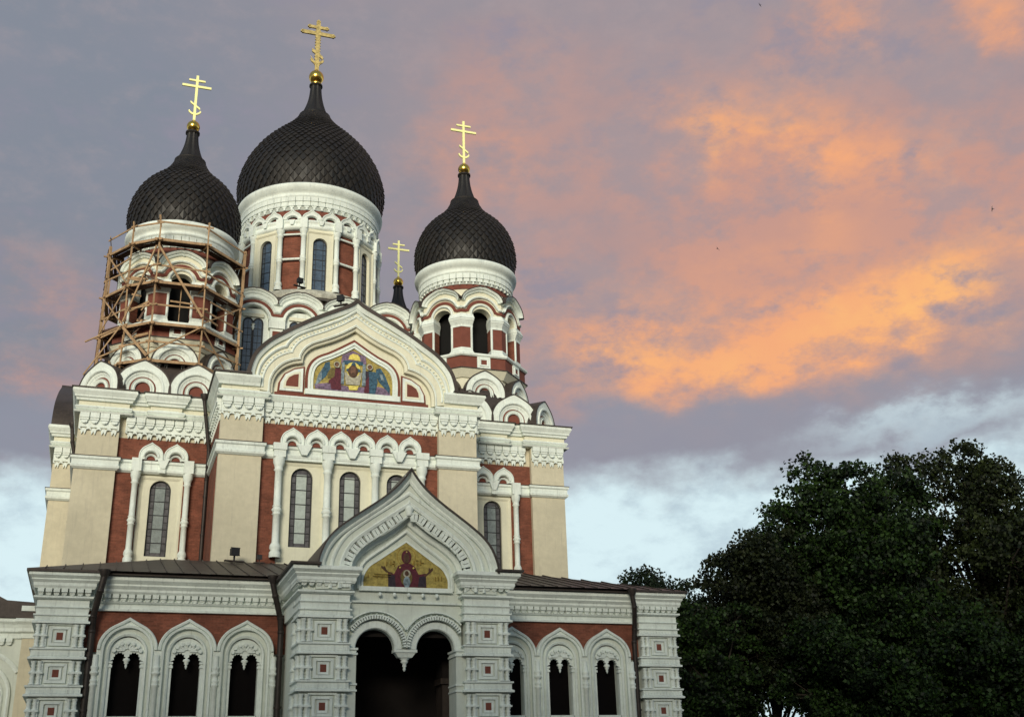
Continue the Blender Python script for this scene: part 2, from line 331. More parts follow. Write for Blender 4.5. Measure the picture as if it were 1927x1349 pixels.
def leaded(parent, name, xc, z0, z1, hw, y, glass, frame_m=LEAD, cols=True, rows=.42, top='arch'):
    """arched leaded window: frame mesh with a pane as its child"""
    zc = z1-hw; out = [(xc-hw, z0)]+[(xc+a, zc+b) for a, b in arc(hw, n=14)]+[(xc+hw, z0)]
    f = MB(); f.sweep(out, [(-.05, .03), (-.05, -.06), (.02, -.06), (.02, .03)], frame_m, y=y)
    f.box(xc-hw, xc+hw, y-.03, y+.03, z0-.02, z0+.05, frame_m)
    i = hw*.52
    if cols:
        for sx_ in (-i, i): f.box(xc+sx_-.018, xc+sx_+.018, y-.02, y+.03, z0, zc+math.sqrt(max(0, hw*hw-i*i)), frame_m)
    nz = int((z1-z0-.1)/rows)
    for j in range(1, nz+1):
        z = z0+j*(z1-z0)/(nz+1); ww = hw if z < zc else math.sqrt(max(.0001, hw*hw-(z-zc)**2))
        if cols and j % 2: f.box(xc-ww, xc-i, y-.02, y+.03, z-.012, z+.012, frame_m); f.box(xc+i, xc+ww, y-.02, y+.03, z-.012, z+.012, frame_m)
        else: f.box(xc-ww, xc+ww, y-.026, y+.03, z-.022, z+.022, frame_m)
    o = f.build(name, parent)
    return o, out
def pane_under(o, out, y, glass):
    p = MB(); p.prism(out, y+.01, y+.03, SGLASS); xs_ = [q[0] for q in out]; c = (min(xs_)+max(xs_))/2; i = (max(xs_)-min(xs_))*.26
    p.box(c-i, c+i, y+.004, y+.012, min(q[1] for q in out)+.25, max(q[1] for q in out)-.32, glass); return p.build('pane', o)

CATH = empty('cathedral', 'white and red brick cathedral with dark onion domes and gilded crosses', 'cathedral')
def part(mb, name, parent=None): return mb.build(name, parent or CATH)

# ================================================================ upper west blocks (Y = 4.68) and bay (Y = 0)
BY = 4.68
CROWN = [(.0, 24.72), (.42, 24.72), (.42, 24.55), (.30, 24.2), (.34, 24.15), (.22, 24.0), (.22, 23.9), (.12, 23.88), (.12, 23.4), (.0, 23.4)]
def crown(mb, path, z=24.72, m=WHITE):
    d = z-24.72
    mb.sweep(path, [(-.3, 24.70+d), (.46, 24.70+d), (.50, 24.52+d), (.36, 24.28+d), (.36, 24.2+d), (.27, 24.14+d), (.24, 24.02+d), (-.3, 24.02+d)], m, 'plan')
    mb.sweep(path, [(-.3, 24.02+d), (.10, 24.02+d), (.10, 23.72+d), (-.3, 23.72+d)], CREAM, 'plan')
    mb.sweep(path, [(-.3, 23.72+d), (.22, 23.72+d), (.30, 23.62+d), (.22, 23.50+d), (.15, 23.46+d), (.34, 23.40+d), (.28, 23.3+d), (-.3, 23.3+d)], m, 'plan')
def string(mb, path, z=20.8, m=WHITE):
    mb.sweep(path, [(-.2, z), (.22, z), (.22, z-.14), (.14, z-.2), (.14, z-.45), (.2, z-.5), (.18, z-.62), (.06, z-.72), (-.2, z-.72)], m, 'plan')
    mb.sweep(path, [(-.1, z+.045), (.26, z+.03), (.26, z), (-.1, z)], ROOF, 'plan')
def upper_window_frame(mb, xc, z0, y, hw):            # cream surround with a reveal
    for s in (-1, 1): mb.box(xc+s*(hw+.19)-.17, xc+s*(hw+.19)+.17, y-.12, y+.14, z0-.35, z0+5.0, CREAM)
    mb.prism([(xc-hw-.36, z0+5.0), (xc-hw-.02, z0+4.55-hw+.2)]+[(xc+a, z0+4.34-hw+b+.02) for a, b in arc(hw+.02, n=12)]+[(xc+hw+.02, z0+4.55-hw+.2), (xc+hw+.36, z0+5.0)], y-.115, y+.14, CREAM)
    mb.box(xc-hw-.02, xc+hw+.02, y-.12, y+.12, z0-.35, z0-.02, CREAM)
def window_plate(mb, xc, zb, zt, W_, hw, z0, z1, y):
    c = z1-hw
    mb.prism([(xc-W_, zb), (xc-W_, zt), (xc+W_, zt), (xc+W_, zb), (xc+hw, zb), (xc+hw, c)]+arc(hw, (xc, c), 0, 180, 14)[1:-1]+[(xc-hw, c), (xc-hw, zb)], y, y+.4, CREAM)
    mb.box(xc-hw, xc+hw, y+.01, y+.4, zb, z0, CREAM)
    mb.sweep([(xc-W_+.22, zb+.6), (xc-W_+.22, zt-.3), (xc+W_-.22, zt-.3), (xc+W_-.22, zb+.6)], [(0, -.02), (0, .02), (.1, .07), (.2, .07), (.2, -.02)], CREAM, y=y)
def small_arches(mb, xs, zb, y, w):
    for x in xs:
        f = .2; o = ogee(w*.985, w*1.18, 60, 1., foot=f, cx=x, cz=zb+f); r1 = w*.5
        mb.prism(list(o)+[(x+r1, zb), (x+r1, zb+f*.6)]+arc(r1, (x, zb+f*.6), 0, 180)[1:-1]+[(x-r1, zb+f*.6), (x-r1, zb)], y-.24, y+.1, WHITE)
        mb.sweep(o, [(-.07, .24), (-.05, .29), (.0, .27), (.0, .2)], WHITE, y=y)
        mb.sweep(arc(r1, (x, zb+f*.6)), [(0, .24), (.05, .3), (.11, .3), (.15, .24)], WHITE, y=y)
        mb.sweep(arc(r1*.72, (x, zb)), [(0, 0), (0, .12), (.1, .2), (.14, 0)], WHITE, y=y)
        mb.prism(arc(r1*.78, (x, zb)), y-.04, y+.02, REDP)

def block(side):
    s = side
    X = lambda a: s*a
    b = MB()
    x0, x1 = sorted((X(14.62), X(7.0)))
    b.box(x0, x1, BY+.95, 14.4, 0, 24.6, STUCCO); b.box(min(X(12.5), X(7.0)), max(X(12.5), X(7.0)), BY+.35, BY+1, 22.0, 24.6, STUCCO)
    # corner pilaster
    p0, p1 = sorted((X(14.62), X(12.42))); b.box(p0, p1, BY, BY+1.0, 0, 24.58, STUCCO)
    part(b, 'corner_wall')
    r = MB(); q0, q1 = sorted((X(12.42), X(7.3))); wx = X(9.9)
    for a, z_, e, f in ((q0, wx-1.2, 12, 20.1), (wx+1.2, q1, 12, 20.1), (q0, q1, 20.1, 22.1)): r.box(a, z_, BY+.28, BY+.98, e, f, BRICK)
    part(r, 'brick_panel')
    path = [(14.62, 9), (14.62, BY), (12.1, BY), (12.1, BY+.28), (10.75, BY+.28), (10.75, BY+.06), (9.2, BY+.06), (9.2, BY+.28), (7.2, BY+.28)]
    path = [(-a, y) for a, y in path] if s < 0 else list(reversed(path))
    c = MB(); crown(c, path); e = path[0] if s < 0 else path[-1]
    tb0, tb1 = sorted((X(10.65), X(9.3))); c.box(tb0, tb1, BY-.12, BY+.3, 23.42, 23.78, WHITE)
    for lo, hi, yy in ((12.45, 14.6, BY), (7.35, 12.1, BY+.28)):
        a, z_ = sorted((X(lo), X(hi))); bracket_frieze(c, a, z_, yy, 23.3, 22.05)
    part(c, 'cornice')
    pr = MB(); pr.sweep(path, [(-.4, 24.82), (.56, 24.74), (.56, 24.69), (-.4, 24.69)], ROOF, 'plan'); part(pr, 'roof_edge')
    st = MB(); sp = [(14.62, 9), (14.62, BY), (12.42, BY), (12.42, BY+.28), (7.2, BY+.28)]; sp = [(-a, y) for a, y in sp] if s < 0 else list(reversed(sp))
    string(st, sp); part(st, 'string_course')
    wy = BY+.62; xc = X(9.9)
    fr = MB(); fr.box(xc-1.5, xc+1.5, BY+.24, BY+.3, 14.2, 20.1, CREAM) if False else None
    window_plate(fr, xc, 14.2, 20.1, 1.22, .58, 15.45, 19.78, BY+.42)
    part(fr, 'window_surround')
    w, out = leaded(CATH, 'window', xc, 15.45, 19.78, .56, BY+.62, GLASS); pane_under(w, out, BY+.62, GLASS2)
    for t in (-1.42, 1.42):
        cmb = MB(); baluster(cmb, xc+t, BY+.02, 14.95, 20.12, .17, WHITE, 12, (.46, )); cmb.box(xc+t-.27, xc+t+.27, BY-.22, BY+.3, 20.12, 20.86, WHITE); part(cmb, 'colonette')
    h = MB(); h.box(xc-.16, xc+.16, BY-.05, BY+.35, 20.1, 20.84, WHITE)
    h.prism([(xc-.3, 20.84), (xc-.12, 20.35), (xc+.12, 20.35), (xc+.3, 20.84)], BY-.1, BY+.3, WHITE)
    small_arches(h, (xc-.68, xc+.68), 20.88, BY+.28, .68); part(h, 'window_hood')
    # kokoshniki on the parapet: two to the front, one on the chamfered corner, two to the flank
    cx = X(9.9); cy = 9.4
    k1 = MB(); kokoshnik(k1, 1.5, 1.98, 2.0)
    first = k1.build('kokoshnik', CATH); first.location = (cx-1.5, BY+.1, 24.78)
    M0 = first.matrix_basis.copy(); M0 = Matrix.Translation((cx-1.5, BY+.1, 24.78)); first.matrix_basis = M0
    def kk(M): o = first.copy(); COL.objects.link(o); o.parent = CATH; o.matrix_basis = M
    kk(Matrix.Translation((cx+1.5, BY+.1, 24.78)))
    for a in ((45, -45)): kk(face(a, cx, cy) @ Matrix.Translation((0, -5.45, 24.78)) @ Matrix.Diagonal((1.0, 1, 1, 1)))
    for t in (-1.5, 1.5): kk(face(90*s, cx, cy) @ Matrix.Translation((t, -4.7, 24.78)))
    dk = MB(); dk.plan([(cx-4.75, BY+.5), (cx+4.75, BY+.5), (cx+4.75, 14.1), (cx-4.75, 14.1)], 24.66, 24.8, ROOF)
    # pitched metal skirt behind the kokoshniki up to the belfry
    def octp(a, c=(cx, cy)): return [(c[0]+a/math.cos(R(22.5))*math.sin(R(22.5+45*i)), c[1]-a/math.cos(R(22.5))*math.cos(R(22.5+45*i))) for i in range(8)]
    dk.plan(octp(4.4), 24.8, 27.3, ROOF, octp(3.75)); part(dk, 'parapet_roof')
block(-1); block(1)

# ---------------- the projecting bay with its great ogee gable
b = MB(); b.box(-7.26, 7.26, .95, 6.5, 0, 24.4, STUCCO); b.box(-5.1, 5.1, .36, 1, 22.05, 24.4, STUCCO)
for s in (-1, 1): x0, x1 = sorted((s*7.28, s*5.0)); b.box(x0, x1, 0, 1.0, 0, 24.5, STUCCO)
part(b, 'bay_wall')
r = MB()
for a, z_, e, f in ((-5, -3.95, 12, 20.1), (3.95, 5, 12, 20.1), (-5, 5, 20.1, 22.1)): r.box(a, z_, .32, .97, e, f, BRICK)
part(r, 'brick_panel')
r = MB(); r.box(-7.32, -7.27, .5, 4.9, 12, 22.1, BRICK); part(r, 'brick_return'); r = MB()
r.box(7.27, 7.32, .5, 4.9, 12, 22.1, BRICK); part(r, 'brick_return')
bp = [(-7.28, 4.7), (-7.28, 0), (-5, 0), (-5, .32), (5, .32), (5, 0), (7.28, 0), (7.28, 4.7)]
c = MB()
bpc = [(-7.28, 4.7), (-7.28, 0), (7.28, 0), (7.28, 4.7)]
c.sweep(bp, [(-.3, 23.75), (.22, 23.75), (.30, 23.64), (.22, 23.52), (.15, 23.46), (.34, 23.40), (.28, 23.3), (-.3, 23.3)], WHITE, 'plan')
for lo, hi, yy in ((-7.28, -5.0, 0), (-5.0, 5.0, .32), (5.0, 7.28, 0)): bracket_frieze(c, lo, hi, yy, 23.3, 22.05)
for sgn in (-1, 1):
    c.T = Matrix.Translation((sgn*7.28, 0, 0)) @ Matrix.Rotation(R(90*sgn), 4, 'Z'); 
    if sgn > 0: bracket_frieze(c, .05, 4.6, 0, 23.3, 22.05)
    else: bracket_frieze(c, -4.6, -.05, 0, 23.3, 22.05)
c.T = Matrix()
# shoulder cornices either side of the gable
for s in (-1, 1):
    pth = [(-7.28, 4.7), (-7.28, 0), (-5.3, 0)] if s < 0 else [(5.3, 0), (7.28, 0), (7.28, 4.7)]
    c.sweep(pth, [(-.3, 24.60), (.46, 24.60), (.50, 24.46), (.36, 24.24), (.30, 24.16), (.24, 24.02), (-.3, 24.02)], WHITE, 'plan')
    c.sweep(pth, [(-.3, 24.02), (.08, 24.02), (.08, 23.75), (-.3, 23.75)], CREAM, 'plan')
part(c, 'cornice')
st = MB(); string(st, bp); part(st, 'string_course')
GABLE = mirror(catmull([(5.95, 24.55), (5.9, 25.1), (5.62, 25.9), (4.92, 26.72), (4.05, 27.35), (3.05, 28.0), (1.95, 28.62), (1.0, 29.1), (.35, 29.45), (0, 29.75)], 4))
TREF = mirror(catmull([(4.75, 23.8), (4.72, 24.5), (4.5, 25.05), (4.1, 25.5), (3.6, 25.78), (3.12, 25.9)], 4)[:-1]+catmull([(3.12, 25.9), (3.08, 26.2), (2.85, 26.6), (2.45, 26.92), (1.95, 27.15), (1.35, 27.42), (.7, 27.78), (0, 28.25)], 4))
g = MB()
g.prism([(-5.95, 24.0)]+GABLE+[(5.95, 24.0)]+list(reversed(TREF)), -.12, .6, CREAM)          # gable face round the niche
g.prism(TREF, .34, .6, CREAM); g.box(-4.6, 4.6, .3, .5, 23.74, 24.2, CREAM)
part(g, 'gable')
g = MB()
inner = [(a, b_) for a, b_ in TREF]
g.sweep(inner, [(.0, -.38), (.0, .10), (.07, .16), (.15, .10), (.2, -.05)], WHITE)
g.sweep(inner, [(-.16, -.38), (-.16, -.05), (-.0, .02), (.0, -.38)], CREAM)
TREF2 = mirror(catmull([(5.12, 24.05), (5.12, 24.6), (4.93, 25.2), (4.52, 25.75), (4.0, 26.1), (3.58, 26.25)], 4)[:-1]+catmull([(3.58, 26.25), (3.48, 26.55), (3.15, 26.98), (2.6, 27.33), (1.9, 27.66), (1.2, 28.02), (.6, 28.38), (0, 28.82)], 4))
TREF3 = mirror(catmull([(5.4, 24.1), (5.4, 24.65), (5.22, 25.35), (4.82, 25.92), (4.3, 26.35), (3.9, 26.52)], 4)[:-1]+catmull([(3.9, 26.52), (3.78, 26.80), (3.4, 27.22), (2.8, 27.57), (2.0, 27.95), (1.2, 28.34), (.6, 28.70), (0, 29.14)], 4))
g.sweep(TREF2, [(.0, .10), (.0, .17), (.06, .20), (.12, .14), (.12, .10)], WHITE)
g.sweep(TREF3, [(.0, .10), (.0, .20), (.08, .27), (.16, .22), (.16, .10)], WHITE)
part(g, 'gable_moulding')
g = MB()
for (p, a) in along(TREF2, .22):
    nx, nz = -math.sin(a), math.cos(a); x, z = p[0]+nx*.19, p[1]+nz*.19
    if z > 24.1: g.box(x-.035, x+.035, -.2, -.1, z-.035, z+.035, WHITE)
g.sweep(GABLE, [(-.30, .1), (-.30, .26), (-.16, .34), (-.06, .42), (-.06, .1)], WHITE); part(g, 'gable_rim')
g = MB(); g.sweep(GABLE, [(-.08, .46), (.13, .47), (.13, -9.), (-.08, -9.)], ROOF)
for s in (-1, 1):
    x0, x1 = sorted((s*5.8, s*7.85)); g.box(x0, x1, -.58, 5.2, 24.61, 24.70, ROOF); g.box(min(s*5.2, s*7.2), max(s*5.2, s*7.2), .6, 8, 24.3, 24.66, ROOF)
part(g, 'gable_roof')
# tympanum: brick-red bands, quarter panels and the central frame
ICON = mirror(catmull([(2.30, 24.30), (2.30, 25.1), (2.18, 25.62), (1.85, 25.98), (1.3, 26.25), (.7, 26.6), (0, 27.05)], 4))
g = MB()
def bands(path, y, seq, closed=False):
    for n0, n1, d, m_ in seq: g.sweep(path, [(n0, -.1), (n0, d), (n1, d), (n1, -.1)], m_, y=y, closed=closed)
bands(ICON, .34, [(.0, .10, .10, WHITE), (.10, .16, .05, WHITE), (.16, .30, .13, WHITE), (.30, .46, .06, REDP)])
g.box(-2.75, 2.75, .18, .36, 23.98, 24.30, WHITE); g.box(-4.45, 4.45, .275, .38, 23.80, 23.98, REDP)
part(g, 'icon_frame')
for s in (-1, 1):
    q = [(s*2.95, 24.12), (s*4.12, 24.12), (s*4.08, 24.55), (s*3.85, 25.0), (s*3.4, 25.3), (s*2.95, 25.42)]
    g = MB(); qp = q if s > 0 else q
    ctr = (s*3.45, 24.65); sh = lambda f: [(ctr[0]+(a-ctr[0])*f, ctr[1]+(b_-ctr[1])*f) for a, b_ in q]
    g.prism(sh(1.28), .26, .38, REDP); g.prism(sh(1.1), .19, .38, WHITE); g.prism(sh(.80), .165, .38, CREAM); g.prism(sh(.60), .155, .38, REDP)
    part(g, 'quarter_panel')
# icon: linen with a bearded face between two winged figures on gold
def poly(mb, pts, y, m): mb.prism(pts, y, y+.05, m)
def ell(cx, cz, rx, rz, n=16): return [(cx+rx*math.cos(2*math.pi*i/n), cz+rz*math.sin(2*math.pi*i/n)) for i in range(n)]
def px7(pts):   # enlarged-photo pixels of the panel -> metres on the panel
    return [((x-915)*.01075/3.42*1.0, 24.32+(1010-y+(x-915)*.075)*.0106/3.06) for x, y in pts]
ic = MB(); poly(ic, ICON, .33, MGOLD)
def q7(pts): return [((x-930)/310.0, 24.30+(1010+(x-930)*.06-y)/296.0) for x, y in pts]
yy = .325
for m_, P_ in [
 (MVIO, [(240, 860), (520, 830), (900, 900), (1400, 880), (1600, 930), (1610, 1050), (1200, 1025), (700, 985), (260, 945)]),
 (MPALE, [(470, 450), (380, 560), (300, 700), (250, 890), (330, 830), (430, 700), (520, 560)]), (MBLUE, [(420, 470), (500, 450), (510, 600), (440, 720), (370, 790), (360, 640)]),
 (MBLUE, [(1340, 560), (1420, 540), (1500, 660), (1600, 900), (1590, 1000), (1500, 900), (1400, 800), (1350, 700)]), (MPALE, [(1400, 640), (1450, 650), (1500, 780), (1440, 760)]),
 (MOLIVE, [(520, 565), (690, 560), (700, 720), (480, 760), (455, 680)]), (MRED, [(600, 570), (700, 560), (715, 960), (500, 940), (490, 790), (590, 720)]), (MVIO, [(420, 920), (520, 840), (540, 950), (440, 960)]),
 (MBLUE, [(1150, 600), (1340, 620), (1370, 800), (1330, 1020), (1190, 1010), (1150, 800)]), (MRED, [(1145, 780), (1210, 700), (1220, 1005), (1130, 1000)]), (MDARK, [(1145, 600), (1200, 610), (1210, 700), (1150, 790)]),
 (MVIO, [(720, 330), (900, 240), (1140, 340), (1160, 480), (700, 480)]), (MBLUE, [(740, 420), (1100, 440), (1100, 500), (740, 490)]),
 (MPALE, [(715, 460), (765, 460), (760, 860), (705, 850)]), (MPALE, [(1095, 480), (1145, 490), (1150, 880), (1085, 880)]),
 (MCLOTH, [(765, 640), (1085, 640), (1040, 870), (800, 860)]), (MLGOLD, [(840, 880), (1030, 880), (1000, 960), (860, 960)]), (MLGOLD, [(830, 400), (850, 330), (910, 300), (990, 310), (1030, 350), (1050, 430)])]:
    yy -= .0045; poly(ic, q7(P_), yy, m_)
sc7 = 1/310
def e7(x, y, rx, ry): c = q7([(x, y)])[0]; return ell(c[0], c[1], rx/310, ry/296)
for m_, a in [(MLGOLD, (920, 590, 130, 135)), (MBLUE, (925, 520, 42, 62)), (MBLUE, (860, 605, 66, 36)), (MBLUE, (990, 605, 66, 36)), (MBROWN, (918, 625, 92, 112)), (MSKIN, (920, 612, 50, 84)), (MBROWN, (920, 690, 32, 45)), (MCLOTH, (625, 510, 58, 58)), (MBROWN, (620, 505, 38, 38)), (MSKIN, (625, 520, 24, 30)), (MCLOTH, (1215, 540, 58, 58)), (MBROWN, (1218, 540, 38, 40)), (MSKIN, (1214, 552, 24, 30))]:
    yy -= .0045; poly(ic, e7(*a), yy, m_)
part(ic, 'mosaic_icon')
# bay windows, colonettes and arcade
for xc in (-2.68, 0, 2.68):
    fr = MB(); window_plate(fr, xc, 14.1, 20.1, 1.32, .60, 15.3, 19.70, .46)
    part(fr, 'window_surround')
    w, out = leaded(CATH, 'window', xc, 15.3, 19.70, .58, .66, GLASS); pane_under(w, out, .66, GLASS)
for xc in (-4.02, -1.34, 1.34, 4.02):
    cmb = MB(); baluster(cmb, xc, .1, 14.6, 20.1, .2, WHITE, 12, (.47,)); cmb.box(xc-.32, xc+.32, -.16, .4, 20.1, 20.5, WHITE); cmb.box(xc-.37, xc+.37, -.22, .4, 20.5, 20.88, WHITE); part(cmb, 'colonette')
h = MB(); small_arches(h, [-3.33+1.332*i for i in range(6)], 20.90, .32, .665)
for xc in (-2.68, 0, 2.68): h.prism([(xc-.42, 20.86), (xc-.14, 20.3), (xc+.14, 20.3), (xc+.42, 20.86)], -.1, .4, WHITE)
h.box(-4.3, 4.3, .16, .4, 20.02, 20.16, WHITE); part(h, 'arcade')

# ================================================================ bell towers
def dome_prof(kind):
    if kind == 'main': return [(5.38, 45.35), (5.62, 45.9), (5.80, 46.7), (5.84, 47.5), (5.68, 48.4), (5.32, 49.35), (4.78, 50.35), (4.1, 51.3), (3.3, 52.2), (2.55, 52.95), (1.95, 53.6), (1.5, 54.2), (1.22, 54.7)]
    return [(3.35, 36.8), (3.55, 37.35), (3.70, 37.95), (3.72, 38.6), (3.60, 39.3), (3.32, 40.05), (2.9, 40.75), (2.35, 41.35), (1.85, 41.8), (1.45, 42.25), (1.15, 42.75), (.98, 43.2)]
def scale_dome(mb, prof, n, m):
    f_ = .955 if n < 50 else .968; rm = max(p[0] for p in prof); prof = [(r_*(1-(1-f_)*min(1, (r_/rm)**2)), z) for r_, z in prof]
    prof = catmull(prof, 8); L = [0.]
    for a, b_ in zip(prof, prof[1:]): L.append(L[-1]+math.dist(a, b_))
    mb.lathe([(r_-.05, z) for r_, z in prof], m, 64)
    def at(s):
        s = min(max(s, 0), L[-1]-1e-6); j = max(x for x in range(len(prof)-1) if L[x] <= s); u = (s-L[j])/(L[j+1]-L[j]); a, b_ = prof[j], prof[j+1]
        return a[0]+(b_[0]-a[0])*u, a[1]+(b_[1]-a[1])*u
    s = 0.; j = 0; rows = [0.]
    while rows[-1] < L[-1]:
        r_, _ = at(rows[-1]); rows.append(rows[-1]+max(.13, 2*math.pi*r_/n*.62))
    def pt(sv, i, out):
        r_, z = at(sv); e = .01; ra, za = at(sv+e); rb, zb = at(sv-e); tx, tz = ra-rb, za-zb; l = math.hypot(tx, tz) or 1
        t = 2*math.pi*i/n; r2 = r_+out*tz/l; return (r2*math.sin(t), -r2*math.cos(t), z-out*tx/l)
    for j in range(-1, len(rows)-2):
        off = .5*(j % 2); s0 = rows[max(j, 0)]; s1 = rows[j+1]; s2 = rows[min(j+2, len(rows)-1)]
        if s1 > L[-1]: break
        sz_ = math.pi*at(s1)[0]/n*2
        for i in range(n):
            a = i+off; jq = random.random(); up = .016+.008*random.random(); lo = min(.14, sz_*.26)*(.85+.3*jq)
            v = [pt(s2, a, up), pt(s1, a-.5, up*1.5), pt(s0, a, lo), pt(s1, a+.5, up*1.5), pt(s0+.01, a, -.02), pt(s1, a-.47, -.02), pt(s1, a+.47, -.02)]
            mb.add(v, [(0, 1, 2, 3), (1, 5, 4, 2), (2, 4, 6, 3)], m)
def neck(mb, r0, z0, r1, z1, m, n=12):
    ps = []
    for i in range(9):
        t = i/8; r_ = r1+(r0-r1)*(1-t)**2.1; ps.append((r_, z0+(z1-z0)*t))
    vs = []; fs = []
    for r_, z in ps:
        for i in range(2*n):
            q = r_*(1.0 if i % 2 else .9); t = math.pi*i/n; vs.append((q*math.sin(t), -q*math.cos(t), z))
    for a in range(8):
        for i in range(2*n): j = (i+1) % (2*n); fs.append((a*2*n+i, a*2*n+j, (a+1)*2*n+j, (a+1)*2*n+i))
    mb.add(vs, fs, m)
    mb.lathe([(r0*.95, z0-.12), (r0*1.10, z0-.1), (r0*1.12, z0+.02), (r0*.95, z0+.06)], m, 24)
    mb.lathe([(r1*.9, z1-.1), (r1*1.18, z1-.08), (r1*1.18, z1+.05), (0, z1+.06)], m, 24)
def cross(k_, m, parent, z, ornate=False, x=0, y=0):
    c = MB(); w = .085*k_ if not ornate else .17; d = .05*k_
    H = 3.75*k_
    c.box(-w, w, -d, d, z, z+H, m)
    c.box(-.98*k_, .98*k_, -d-.003, d+.003, z+2.86*k_-w, z+2.86*k_+w, m); c.box(-.55*k_, .55*k_, -d-.003, d+.003, z+3.34*k_-w*.8, z+3.34*k_+w*.8, m)
    s = .34*k_; zz = z+1.30*k_
    c.prism([(-s, zz+s*.75-w*.9), (-s, zz+s*.75+w*.9), (s, zz-s*.75+w*.9), (s, zz-s*.75-w*.9)], -d-.006, d+.006, m)
    rc = .46*k_; out = arc(rc, (0, z+.98*k_), 200, 340, 12); inn = arc(rc*.86, (0, z+1.06*k_), 338, 202, 12); c.prism(out+inn, -d-.004, d+.004, m)
    if ornate:
        for px_, pz in ((-.98*k_, 2.86*k_), (.98*k_, 2.86*k_), (-.55*k_, 3.34*k_), (.55*k_, 3.34*k_), (0, 3.78*k_)):
            for a in (0, 1, 2, 3): t = a*math.pi/2; c.box(px_+.1*math.cos(t)-.07, px_+.1*math.cos(t)+.07, -d*1.3, d*1.3, z+pz+.1*math.sin(t)-.07, z+pz+.1*math.sin(t)+.07, m)
        for i in range(14):
            for q in (-1, 1): c.box(q*w, q*(w+.07) if q > 0 else -w, -d*.8, d*.8, z+.6+i*.28, z+.7+i*.28, m) if q > 0 else c.box(-w-.07, -w, -d*.8, d*.8, z+.6+i*.28, z+.7+i*.28, m)
        c.tube((0, 0, z+.55), (-.55, 0, z+1.45), .05, .03, m, 6); c.tube((0, 0, z+.55), (.55, 0, z+1.45), .05, .03, m, 6)
    o = c.build('cross', parent); o.location = (x, y, 0); return o
def orb(r_, z, m, parent):
    c = MB(); c.lathe([(r_*.5, z-r_*1.3), (r_*.72, z-r_*1.05), (r_*.5, z-r_*.86)]+[(r_*math.sin(R(150-i*13)), z-r_*math.cos(R(150-i*13))*-1*-1) for i in range(0)], m, 24)
    c.lathe([(r_*math.sin(R(a)), z-r_*math.cos(R(a))) for a in range(0, 181, 12)], m, 32)
    c.lathe([(r_*.3, z+r_*.9), (r_*.26, z+r_*1.15), (.02, z+r_*1.3)], m, 16)
    return c.build('orb', parent)
def octo(a, k0=0): return [(a/math.cos(R(22.5))*math.sin(R(22.5+45*i)), -a/math.cos(R(22.5))*math.cos(R(22.5+45*i))) for i in range(8)]

